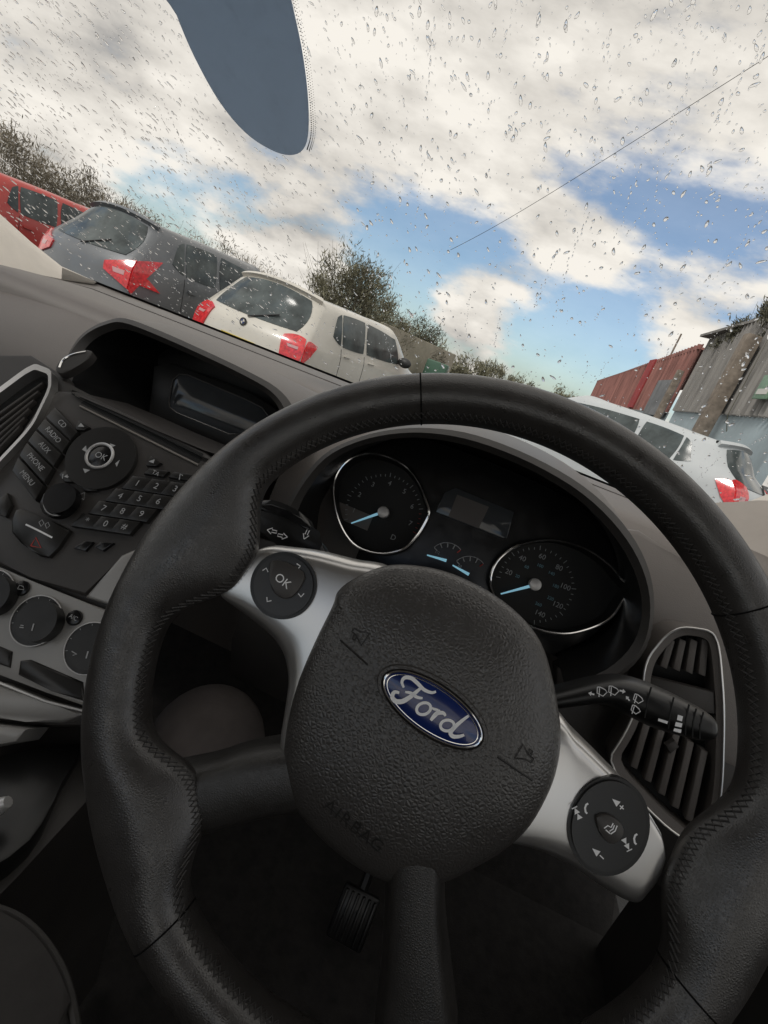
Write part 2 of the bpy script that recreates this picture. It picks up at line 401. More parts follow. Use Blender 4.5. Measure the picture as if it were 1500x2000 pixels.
# badge
u1, v1 = WH.uv(754, 1324, .010); u2, v2 = WH.uv(936, 1448, .010)
bu, bv = (u1+u2)/2, (v1+v2)/2; ba = math.atan2(v2-v1, u2-u1); BA = math.hypot(u2-u1, v2-v1)/2*1.02; BB = BA*.42
BPL = Pl(WH.at(bu, bv, .0034), WH.n, WH.x*math.cos(ba)+WH.y*math.sin(ba))
def ell(pl, a, b, h, n=64): return [pl.at(a*math.cos(2*math.pi*i/n), b*math.sin(2*math.pi*i/n), h) for i in range(n)]
bm = nb(); loft(bm, [ell(BPL, BA*1.16, BB*1.34, .0010), ell(BPL, BA*1.11, BB*1.25, .0058), ell(BPL, BA*1.05, BB*1.12, .0060), ell(BPL, BA*1.02, BB*1.05, .0045)], True); finish('badge_surround', bm, M['hub'], hubo)
bm = nb(); loft(bm, [ell(BPL, BA, BB, .002), ell(BPL, BA, BB, .0056), ell(BPL, BA*.9, BB*.88, .0062), ell(BPL, BA*.5, BB*.5, .0068), ell(BPL, BA*.05, BB*.05, .007)], True, True)
bad = finish('badge', bm, M['badge'], sw)
bm = nb(); tube(bm, ell(BPL, BA*.995, BB*.985, .0058), .0007, True, 8); tube(bm, ell(BPL, BA*.93, BB*.87, .0062), .0003, True, 6)
finish('badge_rim', bm, M['chrome'], bad)
def bs(pts, w, k=6, closed=False):
    pts = crv(pts, k, closed)
    n = len(pts); ws = []
    for i in range(n):
        t = i/(n-1); ws.append(BA*w*(.55+.45*math.sin(math.pi*min(1, max(0, t)))))
    if closed: pts = pts+[pts[0], pts[1]]; ws = [BA*w*.85]*len(pts)
    ribbon(bm, [BPL.at(x*BA, y*BA, .0074) for x, y in pts], BPL.n, ws)
bm = nb()
bs([(-.62, .04), (-.70, .10), (-.70, .19), (-.60, .25), (-.46, .24), (-.30, .21), (-.16, .24), (-.10, .30)], .07)
bs([(-.36, .20), (-.40, .08), (-.45, -.06), (-.52, -.18), (-.62, -.24), (-.71, -.21), (-.72, -.12), (-.64, -.08)], .085)
bs([(-.56, -.01), (-.46, .03), (-.34, .03), (-.24, .07)], .06)
bs([(-.13+.105*math.cos(a)+.03*math.sin(a), -.07+.12*math.sin(a)) for a in [2*math.pi*i/10 for i in range(10)]], .06, 4, True)
bs([(-.03, .02), (.04, .03), (.10, .06)], .045)
bs([(.13, .07), (.10, -.04), (.08, -.17)], .075)
bs([(.09, -.06), (.14, .02), (.20, .06), (.26, .04)], .065)
bs([(.37+.105*math.cos(a)+.03*math.sin(a), -.08+.105*math.sin(a)) for a in [2*math.pi*i/10 for i in range(10)]], .06, 4, True)
bs([(.60, .27), (.54, .12), (.49, -.04), (.48, -.15), (.55, -.18), (.64, -.12), (.70, -.05)], .075)
finish('badge_lettering', bm, M['print'], bad, smooth=False)
# control pads
def pad(cx, cy, rx, ry, rot):
    bm = nb(); disc(bm, WH, cx, cy, rx+.0018, ry+.0018, -.0076, .006, .001, 48, rot); p = finish('control_pad', bm, M['black'], sw)
    bm = nb(); disc(bm, WH, cx, cy, rx-.0004, ry-.0004, -.0060, .004, .0015, 48, rot); finish('button_ring', bm, M['key'], p)
    return p
CHEV = [[(-.8, -.4), (0, .5), (.8, -.4)]]
p1 = pad(553, 1143, .0185, .0182, 0)
bm = nb(); pp(bm, WH, [(528, 1095), (560, 1098), (592, 1118), (590, 1140), (570, 1166), (548, 1168), (530, 1150), (526, 1120)], -.0036, .003, .0008, 2); finish('centre_button', bm, M['panel'], p1)
bm = nb(); text(bm, WH, 552, 1135, -.0034, 'OK', .0072, R(-2)); finish('lettering', bm, M['print'], p1, smooth=False)
for x, y, a in ((519, 1113, 20), (583, 1106, -45), (524, 1172, 180), (588, 1162, 215)):
    bm = nb(); ico(bm, WH, -.0056, x, y, .0022, R(a), CHEV, w=.0006); finish('arrow_symbol', bm, M['print'], p1, smooth=False)
p2 = pad(1189, 1613, .0188, .0232, R(10))
bm = nb(); pp(bm, WH, [(1165, 1597), (1190, 1592), (1215, 1610), (1218, 1632), (1200, 1650), (1180, 1640), (1170, 1622)], -.0036, .003, .0008, 2); finish('centre_button', bm, M['panel'], p2)
VOICE = [[(-.9, -.6), (-.7, .1), (-.2, .2), (-.3, .9)], [(0, .8), (.15, .2), (-.05, -.4)], [(.35, 1), (.55, .2), (.3, -.6)], [(-.6, -.6), (.2, -.6)]]
bm = nb(); ico(bm, WH, -.0034, 1194, 1620, .0034, R(-5), VOICE, w=.0006); finish('voice_symbol', bm, M['print'], p2, smooth=False)
for x, y, pl_ in ((1207, 1570, 1), (1168, 1667, 0)):
    bm = nb(); ico(bm, WH, -.0056, x, y, .0034, R(-8), [[(.35, 0), (1.1, 0)]]+([[(.72, .38), (.72, -.38)]] if pl_ else []), [[(-1.1, -.05), (.1, -.5), (.1, .5)]], w=.0006); finish('volume_symbol', bm, M['print'], p2, smooth=False)
PHONE = [[(-.8, .5), (-.75, .0), (-.3, -.5), (.4, -.75), (.8, -.6)]]
for x, y, s_ in ((1144, 1581, -1), (1240, 1641, 1)):
    bm = nb(); ico(bm, WH, -.0056, x, y, .0026, R(-30), [[(s_*1.2, -1.3), (s_*1.2, -2.5)]], [[(s_*1.1, -1.9), (0, -1.3), (0, -2.5)], [(0, -1.9), (-s_*1.1, -1.3), (-s_*1.1, -2.5)]], w=.0005)
    ico(bm, WH, -.0056, x, y, .0026, R(-30), [[(q[0], q[1]+.5) for q in PHONE[0]]], w=.001); finish('phone_symbol', bm, M['print'], p2, smooth=False)

# ================================================================== CAR CABIN
cc = empty('car_cabin', (-.37, .3, -.7), worldspace=True)
tag(cc, 'grey dashboard and front cabin with dials, radio and vents around the black steering wheel', 'car interior')
def wsz(y): return .57-.53*y
bxs = list(range(-160, 1481, 60))
back = [WS.P(x, 550+(x-180)*.395, .004) for x in bxs]
bm = nb(); loft(bm, [[p+V((0, -.010, .0055)) for p in back], [p+V((0, .05, -.0265)) for p in back]]); finish('windscreen_border', bm, M['border'], cc)
sc = [(322, -40), (345, 30), (380, 112), (428, 198), (478, 258), (528, 292), (566, 303), (592, 292), (602, 255), (600, 180), (588, 92), (568, 0), (560, -40)]
bm = nb(); pp(bm, WS, sc, .003, .001, 0, 4); scv = finish('sensor_cover', bm, M['tint'], cc)  # blue-grey here is haze over the black frit, put into the colour
bm = nb()
edge = crv([(566, -20), (590, 90), (602, 180), (606, 255), (598, 292)], 16, False)
for i, (x, y) in enumerate(edge):
    for k in range(3):
        cx, cy = x+2+k*4.0, y+(2.5 if k % 2 else 0); s = 1.5-.3*k
        flat(bm, WS, .0035, [(cx-s, cy), (cx, cy-s), (cx+s, cy), (cx, cy+s)])
finish('dot_band', bm, M['dots'], scv, smooth=False)
# ---- dash top
def dl(x): return .14*max(0, -.82-x)
bm = nb()
cs = [[p+V((0, .05, -.025)) for p in back], back]
for f, z in ((.75, .068), (.5, .078), (.25, .0835), (.08, .083), (0, .078)):
    cs.append([V((b.x, .42+(b.y-.42)*f, z-dl(b.x)*(1-.6*f))) for b in back])
cs.append([V((b.x, .405, .06-dl(b.x))) for b in back]); cs.append([V((b.x, .40, -.1)) for b in back]); cs.append([V((b.x, .42, -.35)) for b in back])
loft(bm, cs); dash = finish('dashboard', bm, M['dash'], cc, 50)
bm = nb(); tube(bm, [V((b.x, .62, .0812-dl(b.x)*.8)) for b in back if -1.05 < b.x < .3], .0012, False, 6); finish('dash_seam', bm, M['dashdark'], dash)
bm = nb(); xs = [-1.25, -1.0, -.8, -.65, -.55, -.5]
cs = []
for (y, z) in ((.50, .079), (.44, .074), (.39, .058), (.34, .03), (.305, -.01), (.285, -.06), (.28, -.14), (.30, -.3)):
    cs.append([V((x, y + (.06 if x < -.9 else (.03 if x < -.7 else 0)), z-dl(x)-.001)) for x in xs])
loft(bm, cs); finish('passenger_dash_panel', bm, M['dash'], cc, 60)
# ---- display hood over centre screen
outer_px = [(118, 745), (130, 700), (150, 664), (176, 641), (210, 626), (246, 622), (310, 645), (400, 685), (480, 723), (540, 757), (572, 795), (578, 835), (560, 872)]
inner_px = [(140, 748), (152, 706), (166, 682), (186, 662), (214, 648), (246, 643), (308, 665), (396, 704), (474, 742), (524, 772), (546, 802), (545, 834), (520, 866)]
ysx = [.24, .26, .275, .283, .286, .287, .287, .287, .287, .284, .275, .26, .235]
oc = crv([hY(x, y, yy) for (x, y), yy in zip(outer_px, ysx)], 4, False)
ic = crv([hY(x, y, yy) for (x, y), yy in zip(inner_px, ysx)], 4, False)
bk = [V((-.37+(p.x+.37)*1.06, .46, min(.076, p.z+.0))) for p in oc]
md = [V((-.37+(p.x+.37)*1.02, .35, p.z+(.002 if p.z > .06 else 0))) for p in oc]
lip = [a.lerp(b, .5)+V((0, -.006, .001)) for a, b in zip(oc, ic)]
bm = nb(); loft(bm, [bk, md, oc]); dh = finish('display_hood', bm, M['dash'], cc, 60)
bm = nb(); loft(bm, [oc, lip, ic]); finish('hood_lip', bm, M['dashdark'], dh, 60)  # lip shade put into the colour: darker than the lit hood top
slot = [ST.P(x, y) for x, y in ((500, 895), (430, 905), (390, 890), (300, 846), (165, 783), (140, 770))]
front = ic + slot
bkl = [V((-.37+(p.x+.37)*.92, .392, p.z*.85+.004)) for p in ic]+[V((-.37+(p.x+.37)*.92, .392, p.z-.06)) for p in slot]
bm = nb(); loft(bm, [front, [a.lerp(b, .5) for a, b in zip(front, bkl)], bkl], True, True); rec = finish('display_recess', bm, M['black'], cc, 60)
bm = nb(); sh0 = [ST.P(x, y, -.002) for x, y in ((152, 773), (230, 806), (300, 838), (400, 880), (452, 896))]
loft(bm, [sh0, [p+V((0, .012, .0015)) for p in sh0], [p+V((0, .075, -.010)) for p in sh0]]); finish('display_shelf', bm, M['panel'], rec, 60)
SP = Pl((-.33, .345, .04), (.10, -.95, .28))
sq = [(338, 742), (350, 731), (366, 732), (480, 780), (512, 796), (524, 812), (520, 826), (470, 848), (448, 848), (345, 806), (332, 796), (330, 784)]
bm = nb(); pp(bm, SP, [(300, 715), (330, 706), (490, 766), (552, 806), (545, 856), (460, 886), (330, 836), (290, 806)], -.004, .01, .002, 0); finish('screen_surround', bm, M['black'], rec)
bm = nb(); pp(bm, SP, sq, 0, .006, .001); scr = finish('display_screen', bm, M['screen'], cc)
bm = nb(); tube(bm, [SP.P(x, y, .0008) for x, y in sq], .0008, True, 6); finish('screen_frame', bm, M['panel'], scr)
# ---- centre stack body + radio panel
bm = nb(); pp(bm, ST, [(-150, 690), (60, 690), (130, 735), (150, 770), (395, 893), (470, 905), (470, 950), (350, 1060), (262, 1200), (238, 1420), (-150, 1420)], -.012, .05, .006); finish('centre_stack', bm, M['dashdark'], cc)
bm = nb(); pp(bm, ST, [(112, 762), (150, 766), (172, 772), (402, 880), (430, 906), (405, 962), (345, 1032), (300, 1062), (240, 1078), (168, 1165), (60, 1128), (-30, 1090), (-60, 1000), (20, 880), (70, 800)], -.004, .02, .003, 0, 3)
rad = finish('radio_panel', bm, M['panel'], cc)
bm = nb(); pp(bm, ST, [(158, 787), (168, 779), (397, 886), (388, 904)], -.0034, .002, 0); finish('disc_slot', bm, M['void'], rad)
bm = nb(); tube(bm, [ST.P(x, y, -.003) for x, y in ((156, 793), (387, 908))], .0011, False, 6); finish('slot_lip', bm, M['endcap'], rad)
Lp = [(108, 793), (88, 815), (70, 838), (53, 862), (36, 890), (22, 920)]; Rp = [(152, 842), (136, 860), (120, 884), (103, 912), (85, 945), (68, 980)]
lb = nb()
def ins(p, q, t): return (p[0]+(q[0]-p[0])*t, p[1]+(q[1]-p[1])*t)
for i, s in enumerate(('CD', 'RADIO', 'AUX', 'PHONE', 'MENU')):
    a, b, c, d = Lp[i], Rp[i], Rp[i+1], Lp[i+1]
    bm = nb(); pp(bm, ST, [ins(a, d, .05), ins(b, c, .05), ins(c, b, .05), ins(d, a, .05)], .0026, .007, .0013); finish('button', bm, M['key'], rad)
    text(lb, ST, (a[0]+b[0]+c[0]+d[0])/4, (a[1]+b[1]+c[1]+d[1])/4, .0029, s, .0074, R(-20))
bm = nb(); disc(bm, ST, 196, 893, .0345, .0335, .0015, .006, .0025, 48); nav = finish('navigation_ring', bm, M['key'], rad)
bm = nb(); tube(bm, [ST.at(ST.uv(197, 892)[0]+.0128*math.cos(a), ST.uv(197, 892)[1]+.0128*math.sin(a), .0024) for a in [2*math.pi*i/40 for i in range(40)]], .0015, True, 8); finish('chrome_ring', bm, M['silverpaint'], rad)
bm = nb(); disc(bm, ST, 197, 892, .0118, None, .003, .004, .001); finish('button', bm, M['gloss'], rad)
text(lb, ST, 197, 891, .0034, 'OK', .0088)
for t in ([(160, 878), (168, 870), (170, 884)], [(215, 866), (226, 870), (216, 874)], [(225, 905), (234, 898), (228, 912)], [(162, 915), (176, 918), (166, 924)]): flat(lb, ST, .0019, t)
for c in ((157, 830), (297, 900)):
    bm = nb(); x, y = c; pp(bm, ST, [(x-12, y+9), (x-3, y-10), (x+18, y+4), (x+7, y+10)], .0003, .004, .0008); finish('button', bm, M['key'], rad)
for t in ([(152, 833), (158, 826), (165, 834)], [(290, 901), (302, 897), (300, 905)]): flat(lb, ST, .0006, t)
for x, y, s in ((133, 930, -1), (172, 948, 1)):
    bm = nb(); pp(bm, ST, [(x-19, y-4), (x-4, y-13), (x+20, y-2), (x+15, y+11), (x-8, y+11)], .0005, .004, .0008); finish('button', bm, M['key'], rad)
    for k in (0, 1):
        q = x+s*(k*7-3); flat(lb, ST, .0008, [(q-s*3, y-4), (q+s*4, y+1), (q-s*4, y+4)])
    strokes(lb, ST, .0008, [[(x+s*9-1, y-4), (x+s*9-2, y+5)]], .0008)
bm = nb(); disc(bm, ST, 113, 978, .0165, None, .003, .008, .001); disc(bm, ST, 116, 972, .0150, None, .012, .010, .003, 40); finish('volume_knob', bm, M['gloss'], rad)
bm = nb(); tube(bm, [ST.at(ST.uv(116, 975, .006)[0]+.0156*math.cos(a), ST.uv(116, 975, .006)[1]+.0156*math.sin(a), .004) for a in [2*math.pi*i/40 for i in range(40)]], .0006, True, 6); finish('chrome_ring', bm, M['silverpaint'], rad)
strokes(lb, ST, .001, [[(150, 968), (165, 962), (164, 976), (150, 968)]], .0006)
keys = [['1', '2', '3'], ['4', '5', '6'], ['7', '8', '9'], ['*', '0', '#']]
for j in range(4):
    for i in range(3):
        cx, cy = 268+i*37-j*33, 944+i*5.5+j*24.5
        bm = nb(); pp(bm, ST, [(cx-31, cy+9.5), (cx-9, cy-15.5), (cx+31, cy-9.5), (cx+9.5, cy+15.5)], .0026, .007, .0011); finish('button', bm, M['key'], rad)
        text(lb, ST, cx, cy, .0029, keys[j][i], .0086)
for cx, cy, s in ((304, 924, 'TA'), (352, 931, '')):
    bm = nb(); pp(bm, ST, [(cx-24, cy+1), (cx-12, cy-10), (cx+26, cy-4), (cx+14, cy+7)], .0005, .004, .0007); finish('button', bm, M['key'], rad)
    if s: text(lb, ST, cx, cy, .0009, s, .006)
strokes(lb, ST, .0009, [[(350, 937), (352, 925), (357, 929)]], .0009)
bm = nb(); pp(bm, ST, [(-6, 975), (14, 962), (22, 985), (10, 1010), (-12, 1000)], .0005, .004, .0012); finish('button', bm, M['key'], rad)
bm = nb(); pp(bm, ST, [(30, 995), (60, 1000), (128, 1030), (130, 1045), (95, 1088), (60, 1075), (22, 1040)], .001, .006, .002, 2); finish('hazard_button', bm, M['key'], rad)
bm = nb(); strokes(bm, ST, .0014, [[(60, 1066), (70, 1050), (80, 1070), (60, 1066)]], .0011); finish('hazard_triangle', bm, M['red_print'], rad, smooth=False)
bm = nb(); ribbon(bm, [ST.P(x, y, .0016) for x, y in ((50, 1024), (75, 1036), (102, 1050))], ST.n, .0016); finish('silver_strip', bm, M['print'], rad, smooth=False)
strokes(lb, ST, .0014, [[(76, 1020), (82, 1015), (86, 1022), (80, 1028), (76, 1020)], [(88, 1024), (94, 1020), (97, 1027), (91, 1032), (88, 1024)]], .0007)
for q in ([(142, 1070), (165, 1056), (182, 1058), (166, 1076)], [(184, 1068), (196, 1058), (222, 1060), (200, 1076)]):
    bm = nb(); pp(bm, ST, q, .0, .004, .0008); finish('button', bm, M['gloss'], rad)
finish('lettering', lb, M['grey_print'], rad, smooth=False)
dbp = [(108, 722), (118, 702), (142, 688), (166, 683), (180, 687), (170, 702), (146, 718), (122, 729)]
bm = nb(); pp(bm, ST, dbp, -.004, .01, .0012, 3); tb = finish('dash_button', bm, M['dashdark'], cc)
bm = nb(); tube(bm, [ST.P(x, y, -.0038) for x, y in crv([(116, 718), (124, 702), (144, 692), (168, 687)], 5, False)], .0011, False, 6); finish('chrome_strip', bm, M['chrome'], tb)
# left centre vent
vo = cut([(-60, 800), (64, 708), (100, 722), (100, 758), (62, 836), (-60, 965)], .13, 3)
vi = cut([(-60, 812), (63, 720), (94, 730), (94, 758), (59, 831), (-60, 957)], .13, 3)
bm = nb(); a = [ST.P(x, y, .004) for x, y in vo]; b = [ST.P(x, y, .004) for x, y in vi]
loft(bm, [[p-ST.n*.012 for p in a], a, b, [p-ST.n*.015 for p in b]], True); vent = finish('air_vent', bm, M['silver'], cc)
bm = nb(); pp(bm, ST, vi, -.008, .004, 0, 0); finish('vent_back', bm, M['void'], vent)
for k in range(6):
    x0, y0 = 83-k*9, 753+k*17
    bm = nb(); prism(bm, [ST.P(x, y, -.002) for x, y in ((-60, y0+92), (x0, y0-8), (x0-1, y0-3), (-60, y0+99))], ST.n, .006, .0004); finish('vent_slat', bm, M['panel'], vent)
# climate panel
bm = nb(); pp(bm, ST, [(-80, 1080), (0, 1108), (60, 1134), (165, 1176), (222, 1196), (205, 1300), (178, 1385), (90, 1352), (0, 1318), (-80, 1290)], -.001, .012, .003, 0, 3); cp = finish('climate_panel', bm, M['climate'], cc)
bm = nb(); pp(bm, ST, [(165, 1166), (236, 1084), (275, 1066), (315, 1062), (286, 1120), (232, 1188)], -.002, .012, .003, 0, 3); finish('trim_wing', bm, M['climate'], cc)
cl = nb()
for x, y, r_ in ((70, 1212, .0215), (176, 1266, .0215), (-22, 1160, .0215)):
    bm = nb(); disc(bm, ST, x, y, r_, None, .001, .004, .001, 40); disc(bm, ST, x, y, r_*.82, None, .012, .012, .003, 40); kn = finish('climate_knob', bm, M['black'], cp)
    strokes(cl, ST, .0125, [[(x-4, y+6), (x-8, y+20)]], .0012)
    for k in range(9):
        a = R(-30+30*k); u, v = ST.uv(x, y, .0014); ribbon(cl, [ST.at(u+r_*.88*math.cos(a), v+r_*.88*math.sin(a), .0014), ST.at(u+r_*.96*math.cos(a), v+r_*.96*math.sin(a), .0014)], ST.n, .0005)
    bm = nb(); tube(bm, ell(Pl(ST.P(x, y, .0014), ST.n), r_*1.02, r_*1.02, 0, 40), .0006, True, 6); finish('knob_ring', bm, M['silverpaint'], cp)
for x, y in ((40, 1148), (143, 1206)):
    bm = nb(); disc(bm, ST, x, y, .0068, None, .002, .004, .0012, 28); finish('button', bm, M['gloss'], cp)
text(cl, ST, 143, 1206, .0025, 'A/C', .005); strokes(cl, ST, .0025, [[(34, 1150), (38, 1143), (45, 1145), (47, 1152), (34, 1150)]], .0006)
for q in ([(-20, 1255), (22, 1272), (18, 1305), (-24, 1290)], [(38, 1290), (58, 1288), (160, 1332), (164, 1370), (100, 1350), (34, 1318)]):
    bm = nb(); pp(bm, ST, q, .001, .005, .002, 0, 3); finish('button', bm, M['key'], cp)
strokes(cl, ST, .0125, [[(38, 1225), (46, 1226)], [(40, 1221), (46, 1222)], [(140, 1272), (150, 1278), (142, 1280)]], .0008)
finish('lettering', cl, M['grey_print'], cp, smooth=False)
# console below
bm = nb(); pp(bm, ST, [(-80, 1322), (0, 1334), (90, 1370), (176, 1392), (120, 1412), (50, 1410), (-80, 1396)], .004, .02, .003); ct = finish('console_trim', bm, M['climate'], cc)
bm = nb(); tube(bm, [ST.P(x, y, .0045) for x, y in ((-80, 1322), (0, 1334), (90, 1370), (176, 1392))], .0013, False, 6); finish('silver_edge', bm, M['silver'], ct)
bm = nb(); pp(bm, ST, [(-80, 1408), (52, 1424), (30, 1450), (-80, 1470)], .012, .03, .003); finish('console_ledge', bm, M['climate'], cc)
bm = nb()
loft(bm, [[V((x, .10, -.24)) for x in (-.56, -.52, -.24, -.215)], [V((x, -.02, -.255)) for x in (-.56, -.52, -.24, -.215)], [V((x, -.3, -.27)) for x in (-.56, -.52, -.24, -.215)], [V((x, -.9, -.27)) for x in (-.56, -.52, -.24, -.215)]])
loft(bm, [[V((-.215, y, z)) for y, z in ((.12, -.23), (-.02, -.255), (-.3, -.27), (-.9, -.27))], [V((-.205, y, -.42)) for y in (.12, -.02, -.3, -.9)], [V((-.205, y, -.62)) for y in (.12, -.02, -.3, -.9)]])
finish('centre_console', bm, M['dashdark'], cc, 50)
bm = nb(); pp(bm, Pl((0, 0, -.235), (0, 0, 1)), [(-60, 1500), (60, 1470), (160, 1450), (120, 1530), (60, 1640), (-60, 1700)], 0, .02, .004, 3); finish('cup_tray', bm, M['black'], cc)
bm = nb(); tube(bm, [hT(x, y, .36) for x, y in ((-60, 1606), (-30, 1592), (0, 1574), (16, 1566))], [.007, .007, .006, .004], False, 10); finish('console_handle', bm, M['silverpaint'], cc)
CZ = Pl((0, 0, -.225), (0, 0, 1))
bm = nb(); pp(bm, CZ, [(-300, 1830), (-60, 1775), (20, 1790), (80, 1840), (125, 1920), (150, 2030), (100, 2140), (-300, 2200)], 0, .08, .012, 3, 4); se = finish('seat_cushion', bm, M['seat'], cc, 80)
bm = nb(); tube(bm, [CZ.P(x, y, -.004) for x, y in crv([(-200, 1805), (-60, 1772), (22, 1787), (84, 1837), (130, 1920), (152, 2030)], 5, False)], .003, False, 8); finish('piping', bm, M['dashdark'], se)
bm = nb(); b_ = nb(); bmesh.ops.create_uvsphere(b_, u_segments=32, v_segments=20, radius=1)
c_ = hT(400, 1465, .56)
for v in b_.verts: v.co = V((v.co.x*.062, v.co.y*.07, v.co.z*.07))+c_
merge(bm, b_); finish('rounded_lower_trim', bm, M['fabric'], cc, 180)  # unidentified rounded grey-brown shape, modelled as lower trim
# ---- instrument cluster
back_px = [(575, 1010), (600, 950), (650, 890), (710, 860), (800, 852), (900, 880), (1010, 925), (1120, 980), (1215, 1060), (1270, 1150), (1250, 1250), (1150, 1300), (1040, 1260), (900, 1180), (780, 1130), (680, 1110), (600, 1080)]
bm = nb(); pp(bm, CL, back_px, -.018, .01, 0, 3); ip = finish('instrument_panel', bm, M['gloss'], cc)
gl = [(652, 948), (674, 905), (715, 886), (760, 893), (796, 914), (820, 946), (832, 978), (838, 1001), (830, 1022), (812, 1050), (785, 1074), (738, 1081), (690, 1062), (660, 1012)]
gr = [(958, 1128), (976, 1090), (1020, 1062), (1080, 1054), (1140, 1070), (1186, 1100), (1212, 1130), (1228, 1151), (1214, 1176), (1192, 1206), (1154, 1227), (1100, 1238), (1040, 1225), (990, 1192), (966, 1162)]
for g, c, r_, txt, a0, a1, ndl in ((gl, (748, 1000), .043, ['1', '2', '3', '4', '5', '6', '7'], 200, 0, (686, 1022)), (gr, (1046, 1142), .040, ['20', '40', '60', '80', '100', '120', '140'], 178, -60, (978, 1160))):
    ipl = nb()
    bm = nb(); o_ = [CL.P(x, y, .0) for x, y in crv(g, 5)]; i_ = [p+(CL.at(*CL.uv(*c))-p)*.06-CL.n*.014 for p in o_]
    loft(bm, [o_, i_], True); finish('gauge_wall', bm, M['black'], ip)
    bm = nb(); prism(bm, i_, CL.n, .002); finish('gauge_face', bm, M['void'], ip)
    bm = nb(); tube(bm, [p+CL.n*.001 for p in o_], .0014, True, 8); finish('gauge_bezel', bm, M['chrome'], ip)
    h = -.0125; u, v = CL.uv(c[0], c[1], h); ipr = nb(); ipb = nb()
    for k in range(len(txt)):
        a = R(a0+(a1-a0)*k/(len(txt)-1)); text(ipl, CL, 0, 0, h, txt[k], .0074, 0, (u+r_*.74*math.cos(a), v+r_*.74*math.sin(a)))
        if g is gr: text(ipb, CL, 0, 0, h, str(20+40*k), .0046, 0, (u+r_*.5*math.cos(a), v+r_*.5*math.sin(a)))
    for k in range(31):
        a = R(a0+14+(a1-a0-24)*k/30); l = .0045 if k % 5 == 0 else .0025
        d = CL.x*math.cos(a)+CL.y*math.sin(a); q = CL.at(u, v, h)
        ribbon(ipr if (g is gl and k > 25) else ipl, [q+d*(r_*.9), q+d*(r_*.9+l)], CL.n, .0006)
    if g is gl: text(ipl, CL, 768, 1050, -.0125, 'D', .008); finish('red_dial_marks', ipr, M['red_print'], ip, smooth=False); ipb.free()
    else: finish('inner_dial_marks', ipb, M['blue_print'], ip, smooth=False); ipr.free()
    finish('dial_marks', ipl, M['dim_print'], ip, smooth=False)
    h2 = -.006; pc = CL.P(c[0], c[1], h2); pe = CL.P(ndl[0], ndl[1], h2)
    bm = nb(); ribbon(bm, [pc+(pc-pe)*.08, pe], CL.n, [.0034, .0014]); finish('needle', bm, M['needle'], ip, smooth=False)
    bm = nb(); disc(bm, CL, c[0], c[1], .0062, None, -.0045, .008, .001, 24); finish('needle_hub', bm, M['silverpaint'], ip)
bm = nb(); pp(bm, CL, [(868, 962), (890, 952), (1005, 1000), (990, 1052), (975, 1050), (850, 1000)], -.012, .003, .001); finish('trip_display', bm, M['screen'], ip)
bm = nb(); flat(bm, CL, -.0117, [(893, 966), (955, 990), (935, 1032), (876, 1008)]); finish('trip_display_area', bm, mat('display_grey', (.09, .08, .077), .3), ip, smooth=False)
for (cx, cy), e, s_ in (((872, 1095), (834, 1084), '1/2'), ((916, 1122), (884, 1104), '60')):
    ipl = nb(); ipr = nb(); u, v = CL.uv(cx, cy, -.012)
    ribbon(ipl, [CL.at(u+.019*math.cos(a), v+.019*math.sin(a), -.0125) for a in [R(60+12*k) for k in range(9)]], CL.n, .0007)
    for k in range(5):
        a = R(60+24*k); d = CL.x*math.cos(a)+CL.y*math.sin(a); q = CL.at(u, v, -.0124)
        ribbon(ipr if k == 0 else ipl, [q+d*.014, q+d*.0185], CL.n, .0011)
    text(ipl, CL, cx-18, cy-16, -.0125, s_, .0042)
    finish('dial_marks', ipl, M['dim_print'], ip, smooth=False); finish('red_dial_marks', ipr, M['red_print'], ip, smooth=False)
    bm = nb(); ribbon(bm, [CL.P(cx, cy, -.009), CL.P(e[0], e[1], -.009)], CL.n, [.0032, .0014]); finish('needle', bm, M['needle'], ip, smooth=False)
# cluster hood
o_px = [(548, 1080), (552, 1010), (580, 950), (630, 890), (690, 858), (760, 840), (840, 836), (930, 850), (1040, 892), (1140, 950), (1215, 1020), (1262, 1098), (1278, 1180), (1262, 1265), (1205, 1325), (1110, 1362)]
i_px = [(572, 1078), (576, 1015), (601, 958), (646, 902), (702, 872), (770, 857), (845, 857), (932, 876), (1036, 918), (1130, 976), (1198, 1046), (1238, 1114), (1254, 1185), (1238, 1254), (1184, 1308), (1102, 1338)]
HPl = Pl((0, .205, .02), (0, -math.cos(R(8)), math.sin(R(8))))
oc = [HPl.P(x, y) for x, y in crv(o_px, 4, False)]; ic = [HPl.P(x, y) for x, y in crv(i_px, 4, False)]
lip = [a.lerp(b, .5)+HPl.n*.006 for a, b in zip(oc, ic)]
bkc = [V((p.x*1.0+(.0 if p.z > .03 else .01), .43, min(p.z+.002, .079))) for p in oc]
mdc = [V((p.x, .30, p.z+.003 if p.z > .03 else p.z)) for p in oc]
bm = nb(); loft(bm, [bkc, mdc, oc]); chd = finish('cluster_hood', bm, M['dash'], cc, 70)
bm = nb(); loft(bm, [oc, lip, ic]); finish('hood_lip', bm, M['dashdark'], chd, 70)  # shade on this lip painted in with the darker trim material
inn = [V((p.x*.985, .29, p.z*.985-.002)) for p in ic]
bm = nb(); loft(bm, [ic, inn]); finish('hood_lining', bm, M['black'], chd, 70)
RP = Pl((.2, .29, 0), (-.1, -.93, .33))
bm = nb(); pp(bm, RP, [(1215, 1030), (1250, 1035), (1330, 1090), (1450, 1180), (1560, 1300), (1560, 1900), (1200, 1560), (1085, 1400), (1085, 1300), (1200, 1250)], 0, .03, .006); sdp = finish('side_dash_panel', bm, M['dash'], cc)
EP = Pl((.36, .55, .06), (-.45, -.55, .7))
